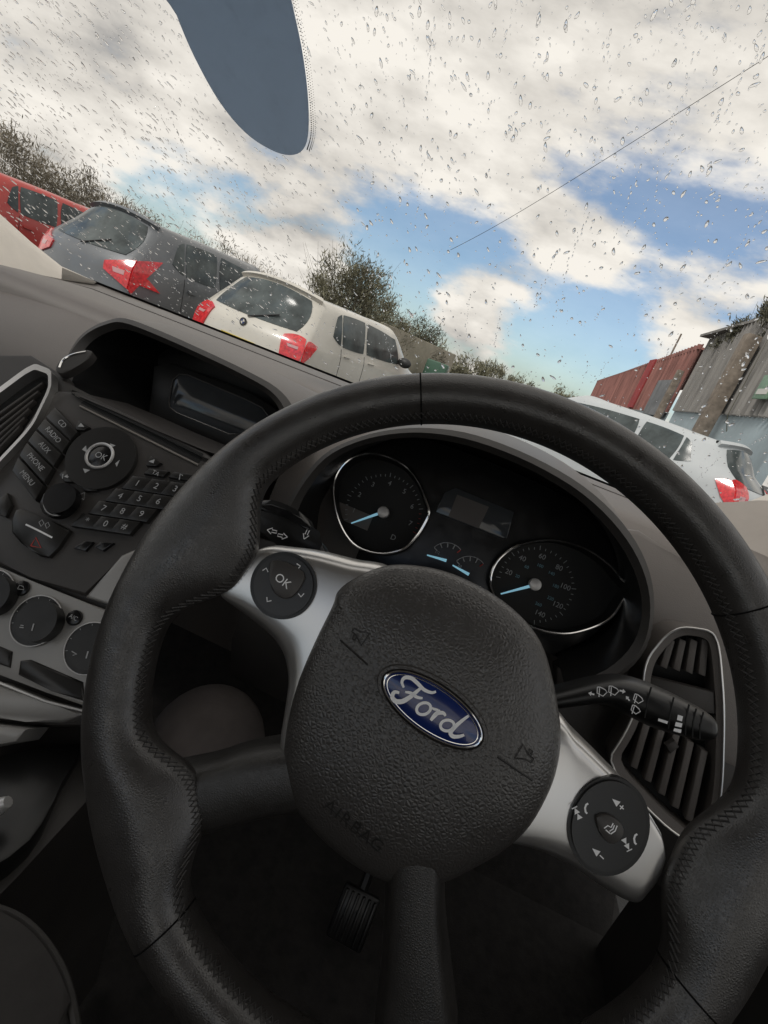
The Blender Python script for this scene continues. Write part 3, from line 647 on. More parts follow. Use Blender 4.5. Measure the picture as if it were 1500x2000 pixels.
bm = nb(); pp(bm, EP, [(1212, 1002), (1228, 994), (1330, 992), (1480, 975), (1560, 1010), (1560, 1250), (1440, 1200), (1390, 1190), (1320, 1090), (1262, 1045)], 0, .02, .004, 2); finish('dash_end_cap', bm, M['endcap'], cc)
bm = nb(); pts = []
for (y, z) in ((.42, .079), (.36, .07), (.31, .045), (.27, .0), (.255, -.05), (.25, -.12), (.27, -.22)):
    pts.append([V((x, y, z)) for x in (-.225, -.2, -.17, -.14, -.11)])
loft(bm, pts); finish('middle_dash_panel', bm, M['dash'], cc, 60)
bm = nb(); pts = []
for (y, z) in ((.235, -.075), (.22, -.11), (.21, -.17), (.24, -.24)):
    pts.append([V((x, y, z)) for x in (-.2, -.1, 0, .1, .2, .4)])
loft(bm, pts); finish('lower_dash_panel', bm, M['dashdark'], cc, 60)
bm = nb(); cs = []
for h, s in ((-.03, .05), (-.06, .062), (-.12, .07), (-.24, .075)):
    cs.append([WH.at(s*math.cos(a), s*.8*math.sin(a), h) for a in [2*math.pi*i/28 for i in range(28)]])
loft(bm, cs, True); finish('column_shroud', bm, M['dashdark'], cc, 60)
# ---- stalks
SPl = Pl(WH.at(0, 0, -.075), WH.n)
bm = nb(); strip(bm, SPl, [(1050, 1356), (1120, 1338), (1170, 1326), (1218, 1322), (1262, 1331), (1310, 1350), (1360, 1374), (1410, 1402)],
                 [(1050, 1398), (1120, 1388), (1190, 1384), (1240, 1406), (1290, 1430), (1340, 1446), (1385, 1456), (1414, 1446)], .003, .0045, .016, n=48, m_=16, ends=(False, True), pw=5)
s1 = finish('wiper_stalk', bm, M['black'], cc, 80)
WIP = [[(-.9, .5), (-.55, -.45), (.55, -.45), (.9, .5), (.4, .72), (-.4, .72), (-.9, .5)], [(.0, -.9), (-.5, .5)]]
SH = .0080
for x, y, s_, a, g in ((1174, 1352, .0038, -4, WIP), (1197, 1350, .0038, -4, WIP), (1245, 1366, .0036, -18, WIP), (1240, 1387, .0034, -18, WIP)):
    bm = nb(); ico(bm, SPl, SH, x, y, s_, R(a), g, w=.0006); finish('wiper_symbol', bm, M['print'], s1, smooth=False)
for x, y, s_, a in ((1155, 1355, .0022, 10), (1216, 1350, .0022, 190), (1226, 1364, .0020, -30)):
    bm = nb(); ico(bm, SPl, SH, x, y, s_, R(a), (), [[(-.9, 0), (0, .7), (0, -.7)], [(0, .25), (.9, .25), (.9, -.25), (0, -.25)]]); finish('arrow_symbol', bm, M['print'], s1, smooth=False)
for q in ([(1286, 1403), (1305, 1409), (1303, 1414), (1285, 1408)], [(1324, 1396), (1334, 1399), (1332, 1409), (1322, 1406)], [(1320, 1410), (1333, 1413), (1331, 1421), (1318, 1418)], [(1317, 1422), (1331, 1425), (1330, 1432), (1315, 1428)]):
    bm = nb(); flat(bm, SPl, SH, q); finish('setting_mark', bm, M['print'], s1, smooth=False)
for l in (((1272, 1342), (1264, 1370), (1259, 1402)), ((1316, 1362), (1308, 1395), (1305, 1424)), ((1346, 1376), (1339, 1405), (1338, 1436)), ((1360, 1384), (1353, 1411), (1352, 1440)), ((1374, 1391), (1367, 1416), (1366, 1443))):
    bm = nb(); tube(bm, [SPl.P(x, y, SH-.0012*(abs(k-1))-.0006) for k, (x, y) in enumerate(l)], .0006, False, 6); finish('collar_ring', bm, M['void'], s1)
bm = nb(); pp(bm, SPl, [(478, 1015), (500, 978), (530, 976), (565, 988), (600, 1012), (612, 1045), (640, 1080), (600, 1090), (560, 1062), (500, 1048)], .006, .016, .005, 2, 3); s2 = finish('indicator_stalk', bm, M['black'], cc)
ARW = [[(-.8, 0), (0, .5), (0, .2), (.8, .2), (.8, -.2), (0, -.2), (0, -.5), (-.8, 0)]]
for x, y, a in ((531, 1037, 10), (552, 1047, 190), (598, 1044, 90)):
    bm = nb(); ico(bm, SPl, .0066, x, y, .0046, R(a), ARW, w=.0007); finish('arrow_symbol', bm, M['print'], s2, smooth=False)
bm = nb(); pp(bm, SPl, [(500, 992), (530, 984), (590, 1012), (606, 1035), (596, 1034), (560, 1010), (520, 1000)], .0068, .003, .001, 2); finish('stalk_switch', bm, M['gloss'], s2)
# ---- right vent
vo = cut([(1260, 1290), (1300, 1240), (1332, 1224), (1390, 1232), (1404, 1262), (1414, 1390), (1410, 1540), (1390, 1642), (1354, 1652), (1290, 1606), (1182, 1490), (1222, 1430), (1252, 1360)], .2, 2)
vi = cut([(1276, 1296), (1310, 1252), (1337, 1239), (1380, 1246), (1390, 1268), (1400, 1392), (1396, 1536), (1378, 1622), (1352, 1630), (1300, 1588), (1204, 1489), (1238, 1434), (1266, 1362)], .2, 2)
bm = nb(); a = [VR.P(x, y, .004) for x, y in vo]; b = [VR.P(x, y, .002) for x, y in vi]
loft(bm, [[p-VR.n*.06 for p in a], a, b, [p-VR.n*.03 for p in b]], True); ve = finish('air_vent', bm, M['dash'], cc)
bm = nb(); prism(bm, [p-VR.n*.028 for p in b], VR.n, .003); finish('vent_back', bm, M['void'], ve)
bm = nb(); tube(bm, [p+VR.n*.001 for p in a], .0011, True, 8); finish('silver_edge', bm, M['silver'], ve)
SL = [((1296+k*25, 1304+k*5), (1312+k*22, 1250)) for k in range(4)] + [((1238+k*27, 1500+k*26), (1268+k*27, 1398+k*17)) for k in range(5)]
for l in SL:
    q0, q1 = VR.P(l[0][0], l[0][1], -.004), VR.P(l[1][0], l[1][1], -.004); s = VR.x*.0030
    bm = nb(); prism(bm, [q0-s, q0+s, q1+s, q1-s], VR.n, .014, .0008); finish('vent_slat', bm, M['dash'], ve)
bm = nb(); pp(bm, VR, [(1272, 1322), (1396, 1352), (1398, 1396), (1260, 1372)], .001, .01, .002); finish('vent_bar', bm, M['dashdark'], ve)
bm = nb(); pp(bm, VR, [(1300, 1456), (1318, 1446), (1328, 1460), (1310, 1474)], .003, .008, .002); finish('vent_tab', bm, M['dashdark'], ve)
# ---- pillars
tl = [WS.P(x, y, .006) for x, y in ((-420, 110), (-200, 262), (0, 418), (60, 472), (120, 520), (188, 553))]
bl = [hX(-420, 430, -.95), hX(-200, 490, -1.0), hX(0, 522, -1.06), hX(60, 533, -1.075), hX(120, 545, -1.09), hX(180, 560, -1.10)]
bm = nb(); loft(bm, [[p+V((-.08, .02, -.02)) for p in tl], tl, [a.lerp(b, .35)+V((.03, -.03, .01)) for a, b in zip(tl, bl)], bl, [p+V((-.1, .05, -.1)) for p in bl]]); finish('pillar_trim', bm, M['pillar'], cc, 60)
tl = [WS.P(x, y, .006) for x, y in ((1385, 1006), (1440, 988), (1500, 965), (1650, 912), (1900, 805))]
bl = [p+V((.0, -.10, -.06)) for p in tl]
bm = nb(); loft(bm, [[p+V((.1, .03, -.0)) for p in tl], tl, [a.lerp(b, .4)+V((-.02, -.0, .0)) for a, b in zip(tl, bl)], bl, [p+V((.1, -.1, -.1)) for p in bl]]); finish('pillar_trim', bm, M['pillar'], cc, 60)
# ---- rest of the cabin shell, rear window left open
bm = nb(); loft(bm, [[V((x, -.06, .602)) for x in (-1.25, -.37, .5)], [V((x, -.2, .62)) for x in (-1.22, -.37, .47)], [V((x, -1.3, .6)) for x in (-1.2, -.37, .46)]])
finish('headliner', bm, M['pillar'], cc)
for sx_ in (.49, -1.25):
    bm = nb(); box(bm, (sx_, -.45, -.32), (.04, 1.9, .62), .01); box(bm, (sx_, -.66, .29), (.035, .24, .6), .01); finish('door_panel', bm, M['dashdark'], cc)
bm = nb(); box(bm, (-.37, -1.5, -.22), (1.8, .06, .78), .01); finish('rear_bulkhead', bm, M['dashdark'], cc)
bm = nb(); box(bm, (-.37, -.4, -.64), (1.8, 2.4, .03)); finish('floor_carpet', bm, M['carpet'], cc)
bm = nb(); loft(bm, [[V((x, .5, -.64)) for x in (-1.25, .5)], [V((x, .75, -.45)) for x in (-1.25, .5)], [V((x, .8, .03)) for x in (-1.25, .5)]]); finish('footwell_wall', bm, M['carpet'], cc)
for px, py in ((585, 1680), (690, 1790)):
    c_ = hY(px, py, .42 if px < 600 else .3); bm = nb(); rt = Matrix.Rotation(R(-35), 3, 'X')
    box(bm, c_, (.055, .012, .07), .004, rt)
    for k in range(6): box(bm, c_+rt @ V((-.022+k*.0088, -.008, 0)), (.004, .006, .06), .001, rt)
    tube(bm, [c_, c_+V((0, .1, .1)), c_+V((0, .14, .25))], .008, False, 8)
    finish('pedal', bm, M['black'], cc)
bm = nb(); loft(bm, [[V((x, 1.02, .02)) for x in (-1.3, -.9, -.37, .2, .55)], [V((x, 1.4, -.03)) for x in (-1.3, -.9, -.37, .2, .55)], [V((x, 1.85, -.15)) for x in (-1.2, -.9, -.37, .2, .45)], [V((x, 2.0, -.35)) for x in (-1.1, -.9, -.37, .2, .4)]]); finish('bonnet', bm, M['own_paint'], cc)
# ---- rain on the windscreen
bm = nb(); rnd = random.Random(5)
def drop(p, a, b, h, rot):
    ax = V((1, 0, 0)); ay = V((0, -.883, .468)); n = V((0, .468, .883))
    c, s = math.cos(rot), math.sin(rot); e1 = ax*c+ay*s; e2 = ay*c-ax*s; NS = 9
    base = p+n*.0006; ir = 1+.25*rnd.uniform(-1, 1); bend = rnd.uniform(-.4, .4); wob = [rnd.uniform(.85, 1.15) for _ in range(NS)]
    rings = []
    for f, z in ((1, 0), (.9, .42), (.68, .75), (.36, .94)):
        ring = []
        for k in range(NS):
            t = 2*math.pi*k/NS; w = (1.0-.35*max(0, math.sin(t))*ir)*wob[k]
            sy = math.sin(t)
            ring.append(bm.verts.new(base+e1*(a*f*math.cos(t)*w+bend*a*sy*sy)+e2*(b*f*sy)+n*(h*z)))
        rings.append(ring)
    top = bm.verts.new(base+n*h)
    bm.faces.new(rings[0][::-1])
    for A, B in zip(rings[:-1], rings[1:]):
        for k in range(NS): bm.faces.new((A[k], A[(k+1) % NS], B[(k+1) % NS], B[k]))
    for k in range(NS): bm.faces.new((rings[-1][k], rings[-1][(k+1) % NS], top))
cnt = 0
while cnt < 5400:
    x, y = rnd.uniform(-60, 1560), rnd.uniform(-60, 1000)
    if rnd.random() > (1.0 if x < 560 else (.6 if x < 900 else .42)): continue
    p = WS.P(x, y); d = (p-CAM).length
    if p.y > 1.0 or p.y < .1 or p.x > .5 or p.x < -1.35: continue
    r_ = (rnd.choice((.5, .6, .7, .8, 1.0, 1.3, 1.6, 2.0)) if x < 700 else rnd.choice((.5, .6, .7, .8, 1.0, 1.3, 1.8, 2.8)))*rnd.uniform(.8, 1.2)
    a = r_*d/1150; b = a*rnd.uniform(1.0, 3.4)
    rot = rnd.gauss(.6 if p.x < -.3 else .1, .38)
    drop(p, a, b, a*.58, rot); cnt += 1
for k in range(90):
    x, y = rnd.uniform(-1.0, .4), rnd.uniform(.2, .9)
    n_ = rnd.randint(5, 20); rot = rnd.gauss(.0, .15)
    for j in range(n_):
        a = rnd.uniform(.0003, .0009); drop(V((x+rnd.gauss(0, .0015)+j*.004*math.sin(-rot), y-j*.005, wsz(y-j*.005))), a, a*rnd.uniform(1.8, 4.5), a*.6, rot)
tag(finish('raindrops', bm, M['water'], None, 180), 'scattered raindrops and runs on the outside of the windscreen', 'raindrops', kind='stuff')

# ================================================================== OUTSIDE
bm = nb(); bmesh.ops.create_grid(bm, x_segments=8, y_segments=8, size=900)
for v in bm.verts: v.co.z = G
tag(finish('ground', bm, M['asphalt']), kind='structure')

def cmr(a, b, c, d, t): return (b*2+(c-a)*t+(a*2-b*5+c*4-d)*t*t+(b*3-a-c*3+d)*t**3)*.5
class Body:
    def __init__(s, rows): s.r = rows; s.n = len(rows)-1; s.m = len(rows[0])-1
    def S(s, u, l, side=1):
        i = min(max(int(u), 0), s.n-1); t = u-i; j = min(int(l), s.m-1); q = l-j
        def row(jj):
            jj = min(max(jj, 0), s.m)
            return cmr(*[s.r[min(max(i+k, 0), s.n)][jj] for k in (-1, 0, 1, 2)], t)
        p = cmr(row(j-1), row(j), row(j+1), row(j+2), q)
        return V((max(p.x, 0)*side, p.y, p.z))
    def cap(s, a, l, end=0, bulge=.13):
        p = s.S(0 if end == 0 else s.n, l); t = s.S(0 if end == 0 else s.n, s.m)
        z = p.z
        if l > 5: z += (t.z-p.z)*(1-a*a)*min(1, l-5)
        bl_ = 1-abs(a)**2.4
        return V((a*p.x, p.y+(-bulge if end == 0 else bulge)*bl_, z))
def patch(bm, fn, quad, off, ctr, nu=8, nv=6, rnd_=.05):
    def f(x, y):
        X, Y = x*2-1, y*2-1
        X2, Y2 = X*(1-rnd_*Y*Y), Y*(1-rnd_*X*X); x, y = (X2+1)/2, (Y2+1)/2
        u = (1-y)*((1-x)*quad[0][0]+x*quad[1][0])+y*((1-x)*quad[3][0]+x*quad[2][0])
        v = (1-y)*((1-x)*quad[0][1]+x*quad[1][1])+y*((1-x)*quad[3][1]+x*quad[2][1])
        return u, v
    g = []
    for j in range(nv+1):
        row = []
        for i in range(nu+1):
            u, v = f(i/nu, j/nv); p = fn(u, v); e = .01
            n = (fn(u+e, v)-fn(u-e, v)).cross(fn(u, v+e)-fn(u, v-e))
            n = n.normalized() if n.length > 1e-9 else V((0, 0, 1))
            if n.dot(p-ctr) < 0: n = -n
            row.append((bm.verts.new(p+n*off), bm.verts.new(p-n*.01)))
        g.append(row)
    for j in range(nv):
        for i in range(nu): bm.faces.new([g[j][i][0], g[j][i+1][0], g[j+1][i+1][0], g[j+1][i][0]])
    for j in range(nv):
        for i in (0, nu): bm.faces.new([g[j][i][0], g[j+1][i][0], g[j+1][i][1], g[j][i][1]])
    for i in range(nu):
        for j in (0, nv): bm.faces.new([g[j][i][0], g[j][i+1][0], g[j][i+1][1], g[j][i][1]])
def make_car(name, label, x, y, head, L, Wd, H, paint, zb=.66, tl=(.62, 1.0, 2.5, 4.2), rear=.42, roundel=False, star=False):
    root = empty(name, (x, y, G), -head); tag(root, label, 'car', 'cars parked in the yard')
    hw = Wd/2; B = zb*H; rf = L/4.24
    st = []
    def row(ys, ws, zs): st.append([V((w*hw, yy, z)) for yy, w, z in zip(ys, ws, zs)])
    row([.14, .07, .04, .07, .13, .10+rear*.5, rear, rear+.05, rear+.05], [.74, .86, .905, .905, .87, .77, .665, .40, 0], [.24, .38, .56, .78, B, .82*H, .955*H, .985*H, .992*H])
    def mid(yc, rt, dz=0, w=1.0): row([yc]*4+[yc+.01, yc+.03, yc+.06, yc+.06, yc+.06], [.90, .985*w, 1.0*w, .99*w, .955*w, .855, .735, .44, 0], [.19, .34, .56, .8, B+dz, .83*H, (.965)*H+rt, .995*H+rt, 1.0*H+rt])
    mid(max(.66, rear+.2)*rf, -.015, .01); mid(1.35*rf, .0); mid(2.15*rf, -.005)
    row([2.75*rf]*4+[2.72*rf, 2.6*rf, 2.45*rf, 2.42*rf, 2.4*rf], [.9, .985, 1.0, .985, .945, .85, .735, .45, 0], [.19, .34, .56, .79, B, .83*H, .945*H, .975*H, .98*H])
    row([3.25*rf]*4+[3.25*rf, 3.22*rf, 3.18*rf, 3.15*rf, 3.12*rf], [.9, .985, .99, .96, .90, .82, .7, .4, 0], [.2, .35, .55, .76, B-.03, B+.0, B+.03, B+.05, B+.06])
    row([3.75*rf]*9, [.88, .96, .96, .92, .84, .74, .6, .35, 0], [.2, .35, .52, .70, B-.1, B-.07, B-.05, B-.035, B-.03])
    row([L-.16, L-.08, L-.06, L-.09, L-.12, L-.14, L-.17, L-.18, L-.18], [.76, .84, .85, .8, .74, .65, .5, .3, 0], [.22, .36, .50, .62, .70, .73, .75, .755, .76])
    bd = Body(st); ctr = V((0, L/2, .7))
    bm = nb(); NU, NL = bd.n*6, bd.m*3
    for side in (1, -1):
        g = [[bm.verts.new(bd.S(i/6, j/3, side)) for j in range(NL+1)] for i in range(NU+1)]
        for i in range(NU):
            for j in range(NL): bm.faces.new((g[i][j], g[i+1][j], g[i+1][j+1], g[i][j+1]))
    for end in (0, 1):
        g = [[bm.verts.new(bd.cap(-1+i/8, j/3, end)) for j in range(19)] for i in range(17)]
        for i in range(16):
            for j in range(18): bm.faces.new((g[i][j], g[i+1][j], g[i+1][j+1], g[i][j+1]))
    bmesh.ops.remove_doubles(bm, verts=bm.verts, dist=.0015)
    finish('body', bm, paint, root, 65)
    bm = nb(); patch(bm, lambda a, l: bd.cap(a, l), [(-.88, 4.2), (.88, 4.2), (.86, 5.72), (-.86, 5.72)], .006, ctr, 14, 6, .09); finish('rear_window', bm, M['car_glass'], root, 60)
    bm = nb(); patch(bm, lambda u, l: bd.S(u, l, 1), [(4.15, 7.9), (4.15, 5.7), (4.85, 5.5), (4.85, 7.9)], .006, ctr)
    patch(bm, lambda u, l: bd.S(u, l, -1), [(4.15, 7.9), (4.15, 5.7), (4.85, 5.5), (4.85, 7.9)], .006, ctr); finish('front_window', bm, M['car_glass'], root, 60)
    for side in (1, -1):
        for q in ([(.75, 4.5), (1.05, 4.2), (1.05, 5.7), (.86, 5.45)], [(1.1, 4.18), (2.0, 4.18), (2.0, 5.75), (1.1, 5.72)], [(2.08, 4.18), (3.75, 4.18), (3.45, 5.4), (2.08, 5.75)]):
            bm = nb(); patch(bm, lambda u, l: bd.S(u, l, side), q, .006, ctr, 8, 6, .05); finish('side_window', bm, M['car_glass'], root, 60)
        bm = nb()
        if star:
            patch(bm, lambda a, l: bd.cap(a*side, l), [(tl[0], 3.35), (1.0, tl[2]), (1.0, tl[3]), (tl[0]-.02, 3.75)], .018, ctr, 8, 6, .0)
            patch(bm, lambda u, l: bd.S(u, l, side), [(0, tl[2]), (.12, tl[2]-.2), (.55, tl[3]+.25), (0, tl[3])], .018, ctr, 6, 6, .0)
            patch(bm, lambda u, l: bd.S(u, l, side), [(.10, 3.2), (.62, 3.0), (.40, 3.5), (.12, 3.8)], .019, ctr, 6, 6, .0)
        else:
            patch(bm, lambda a, l: bd.cap(a*side, l), [(tl[0]+.08, tl[2]), (1.0, tl[2]), (1.0, tl[3]), (tl[0]+.02, tl[3]-.15)], .016, ctr, 8, 6, .13)
            patch(bm, lambda u, l: bd.S(u, l, side), [(0, tl[2]+.08), (.26, tl[2]+.6), (.40, tl[3]-.35), (0, tl[3]-.08)], .016, ctr, 6, 6, .10)
        t_ = finish('taillight', bm, M['tail'], root, 60)
        z_ = tl[2]+(tl[3]-tl[2])*.42
        bm = nb(); patch(bm, lambda a, l: bd.cap(a*side, l), [(tl[0]+.16, z_), (.92, z_), (.92, z_+.22), (tl[0]+.13, z_+.22)], .021, ctr, 4, 2, 0); finish('reversing_lamp', bm, M['lens'], t_, 60)
        bm = nb(); patch(bm, lambda a, l: bd.cap(a*side, l, 1), [(.55, 2.9), (1, 2.9), (1, 4.0), (.6, 3.8)], .012, ctr); finish('headlight', bm, M['lens'], root, 60)
        p = bd.S(3.62, 4.25, side); bm = nb(); b_ = nb(); bmesh.ops.create_uvsphere(b_, u_segments=16, v_segments=10, radius=1)
        for v in b_.verts: v.co = V((v.co.x*.11, v.co.y*.07, v.co.z*.075))+p+V((side*.11, 0, .04))
        merge(bm, b_); finish('wing_mirror', bm, M['black_trim'], root, 60)
        for us in (1.08, 2.04):
            bm = nb(); patch(bm, lambda u, l: bd.S(u, l, side), [(us-.006, 1.4), (us+.006, 1.4), (us+.006, 4.1), (us-.006, 4.1)], .002, ctr, 1, 10, 0)
            finish('door_seam', bm, M['black_trim'], root, 60)
        for us in (1.3, 2.3):
            bm = nb(); patch(bm, lambda u, l: bd.S(u, l, side), [(us-.12, 3.45), (us+.12, 3.45), (us+.12, 3.62), (us-.12, 3.62)], .025, ctr, 4, 2, .1); finish('door_handle', bm, paint, root, 60)
        for yw in (.78*rf, 3.42*rf):
            bm = nb(); pr = []
            for rr, dx in ((.20, .0), (.30, .0), (.315, -.02), (.315, -.18), (.2, -.2)):
                pr.append([V((side*(hw*.985+.01+dx), yw+rr*math.cos(a), .315+rr*math.sin(a))) for a in [2*math.pi*k/32 for k in range(32)]])
            loft(bm, pr, True); w_ = finish('wheel', bm, M['tyre'], root, 40)
            bm = nb()
            for k in range(5):
                a = 2*math.pi*k/5; c, s = math.cos(a), math.sin(a)
                prism(bm, [V((side*(hw*.985+.004), yw+q*c-r_*s, .315+q*s+r_*c)) for q, r_ in ((.03, -.03), (.2, -.022), (.2, .022), (.03, .03))], (side, 0, 0), .03)
            loft(bm, [[V((side*(hw*.985+.006), yw+rr*math.cos(a), .315+rr*math.sin(a))) for a in [2*math.pi*k/32 for k in range(32)]] for rr in (.19, .212)], True)
            finish('wheel_rim', bm, M['alloy'], w_, 40)
    bm = nb(); patch(bm, lambda a, l: bd.cap(a, l), [(-.30, 2.0), (.30, 2.0), (.30, 2.55), (-.30, 2.55)], .01, ctr, 4, 2, 0); finish('number_plate', bm, M['yellow'], root, 60)
    bm = nb(); patch(bm, lambda a, l: bd.cap(a, l), [(-.9, 1.0), (.9, 1.0), (.9, 1.35), (-.9, 1.35)], .012, ctr, 10, 2, 0); finish('bumper_strip', bm, M['black_trim'], root, 60)
    bm = nb(); patch(bm, lambda a, l: bd.cap(a, l), [(-.97, 5.8), (.97, 5.8), (.97, 6.0), (-.97, 6.0)], .05, ctr, 12, 3, 0); finish('roof_spoiler', bm, paint, root, 60)
    bm = nb(); q0, q1 = bd.cap(0, 4.15)+V((0, -.02, 0)), bd.cap(.45, 4.6)+V((0, -.025, .01)); tube(bm, [q0, q0.lerp(q1, .5), q1], .009, False, 6); finish('rear_wiper', bm, M['black_trim'], root)
    bm = nb(); patch(bm, lambda a, l: bd.cap(a, l), [(-.97, 2.4-.012), (.97, 2.4-.012), (.97, 2.4+.012), (-.97, 2.4+.012)], .002, ctr, 16, 1, 0); finish('tailgate_seam', bm, M['black_trim'], root)
    if roundel:
        p = bd.cap(0, 3.72); pl_ = Pl(p+V((0, -.012, 0)), (0, -1, .12), (1, 0, 0)); bm = nb()
        prism(bm, [pl_.at(.045*math.cos(2*math.pi*k/28), .045*math.sin(2*math.pi*k/28), .012) for k in range(28)], pl_.n, .014); bo = finish('badge_disc', bm, M['black_trim'], root)
        for q, mt in (((0, 1), M['white_paint']), ((1, 2), M['badge']), ((2, 3), M['white_paint']), ((3, 4), M['badge'])):
            bm = nb(); bm.faces.new([bm.verts.new(pl_.at(0, 0, .014))]+[bm.verts.new(pl_.at(.027*math.cos(R(90*q[0]+10*k)), .027*math.sin(R(90*q[0]+10*k)), .014)) for k in range(10)]); finish('badge_quarter', bm, mt, bo, smooth=False)
    return root
TH = R(12)
h_ = V((math.sin(TH), math.cos(TH))); r_v = V((math.cos(TH), -math.sin(TH)))
c = V((-2.34, 5.37))+r_v*(-.75)+h_*(-.1)
make_car('parked_car', 'white hatchback seen from behind, parked left of centre beyond the dashboard', c.x, c.y, TH, 4.24, 1.80, 1.42, M['white_paint'], .635, (.62, 1.0, 2.2, 4.2), .5, roundel=True)
c = V((-4.62, 5.4))+r_v*(-.8)+h_*(-.12)
make_car('parked_car', 'dark grey car with large red tail light, left of the white hatchback', c.x, c.y, TH, 4.3, 1.84, 1.58, M['silver_car'], .64, (.60, 1.0, 2.8, 4.2), .55, star=True)
c = V((-8.35, 6.6))+r_v*(-.8)+h_*(-.12)
make_car('parked_car', 'red car at the far left edge of the windscreen', c.x, c.y, TH, 4.0, 1.78, 1.58, M['red_paint'], .64, (.70, 1.0, 3.2, 5.2))
hd = math.atan2(-.80, .60); h2 = V((math.sin(hd), math.cos(hd))); rv2 = V((math.cos(hd), -math.sin(hd)))
c = V((2.70, 6.08))+rv2*.8-h2*.1
make_car('parked_car', 'white car in front of the corrugated sheds, right of the steering wheel', c.x, c.y, hd, 4.3, 1.78, 1.50, M['white_paint_b'], .68, (.66, 1.0, 2.9, 4.5), .6)

# sheds on the right
def fx(y): return 4.0+(y-11.8)*.062
def corr(bm, y0, y1, z0, z1, pitch, amp, off=0):
    n = int((y1-y0)/pitch*6); rows = [[], []]
    for i in range(n+1):
        y = y0+(y1-y0)*i/n; x = fx(y)+amp*math.sin(2*math.pi*(y-y0)/pitch)+off
        rows[0].append(V((x, y, G+z0))); rows[1].append(V((x, y, G+z1)))
    loft(bm, rows)
rt_ = empty('corrugated_shed', (fx(12), 12, G), worldspace=True); tag(rt_, 'grey corrugated metal shed side above a pale blue wall, at the right edge', 'shed', 'sheds along the yard')
bm = nb(); corr(bm, 8.0, 15.3, 2.15, 4.15, .2, .065); finish('wall', bm, M['grey_sheet'], rt_, 75)
bm = nb(); box(bm, (fx(11.9)+.12, 11.9, G+1.08), (.14, 6.9, 2.15), 0, Matrix.Rotation(-math.atan(.062), 3, 'Z')); finish('lower_wall', bm, M['blue_wall'], rt_)
bm = nb(); box(bm, (fx(11.9)+1.7, 11.9, G+4.3), (3.5, 7.0, .06), 0, Matrix.Rotation(R(-6), 3, 'Y')); finish('roof', bm, M['grey_sheet'], rt_)
rt2 = empty('corrugated_shed', (fx(22), 22, G), worldspace=True); tag(rt2, 'rust red corrugated metal shed beyond the grey shed', 'shed', 'sheds along the yard')
bm = nb(); corr(bm, 15.9, 44, 2.1, 4.05, .35, .06); finish('wall', bm, M['rust_red'], rt2, 75)
bm = nb(); corr(bm, 15.9, 44, .0, 2.1, 5, .0, .06); finish('lower_wall', bm, M['blue_wall'], rt2)
bm = nb(); box(bm, (fx(22)-.09, 22, G+3.1), (.05, .9, 1.9)); finish('red_board', bm, M['bright_red'], rt2)
bm = nb(); box(bm, (fx(17)-.09, 17.2, G+2.5), (.05, 2.2, 1.1)); finish('grey_board', bm, M['grey_board'], rt2)
bm = nb(); box(bm, (fx(30)+1.7, 30, G+4.2), (3.5, 28.4, .06), 0, Matrix.Rotation(R(-6), 3, 'Y') @ Matrix.Rotation(-math.atan(.062), 3, 'Z')); finish('roof', bm, M['rust_red'], rt2)
for (yy, w, zt, lb_) in ((11.1, .26, 3.6, 'thick weathered wooden post against the grey shed, near the green sign'), (15.6, .16, 3.2, 'thin wooden post where the grey and red sheds meet')):
    bm = nb(); box(bm, (fx(yy)-.24, yy, G+zt/2), (w, w, zt), .02); tag(finish('wooden_post', bm, M['wood']), lb_, 'post', 'posts along the sheds')
p = hX(1496, 756, fx(9.6)-.16)
sg = empty('sign_board', (p.x, p.y, G), worldspace=True); tag(sg, 'small green sign on the grey shed at the right edge of the view', 'sign')
bm = nb(); box(bm, p, (.03, .5, .4), .005); finish('board', bm, M['green_sign'], sg)
bm = nb(); box(bm, p+V((-.018, 0, -.08)), (.006, .38, .09)); finish('sign_stripe', bm, M['white_paint'], sg)

# ---- vegetation: thin bare-looking shrubs, narrow twig-like leaves in clumps
def leaves(bm, c, rad, clumps, per, size, rn):
    for k in range(clumps):
        while True:
            q = V((rn.uniform(-1, 1), rn.uniform(-1, 1), rn.uniform(-.9, 1)))
            if .25 < q.length < 1: break
        cc_ = c+V((q.x*rad[0], q.y*rad[1], q.z*rad[2])); cr_ = rn.uniform(.10, .22)*min(rad)*1.3
        lean = V((q.x, q.y, q.z+.8)).normalized()
        for j in range(per):
            p = cc_+V((rn.gauss(0, cr_), rn.gauss(0, cr_), rn.gauss(0, cr_)))
            a = (lean*1.1+V((rn.gauss(0, .7), rn.gauss(0, .7), rn.gauss(0, .7)))).normalized(); b = a.cross(V((rn.gauss(0, 1), rn.gauss(0, 1), rn.gauss(0, 1)))).normalized(); s = size*rn.uniform(.5, 1.4)
            bm.faces.new([bm.verts.new(p+a*s*1.9), bm.verts.new(p+b*s*.32), bm.verts.new(p-a*s*1.9), bm.verts.new(p-b*s*.32)])
def twigs(bm, base, c, rad, n, rn, r=.02):
    for k in range(n):
        q = V((rn.gauss(0, .55), rn.gauss(0, .55), rn.uniform(.1, 1.05)))
        e = c+V((q.x*rad[0], q.y*rad[1], q.z*rad[2])); m_ = base.lerp(e, .5)+V((rn.gauss(0, .2), rn.gauss(0, .2), 0))*rad[0]*.4
        tube(bm, [base.lerp(c, rn.uniform(0, .5)), m_, e], [r, r*.6, r*.2], False, 4)
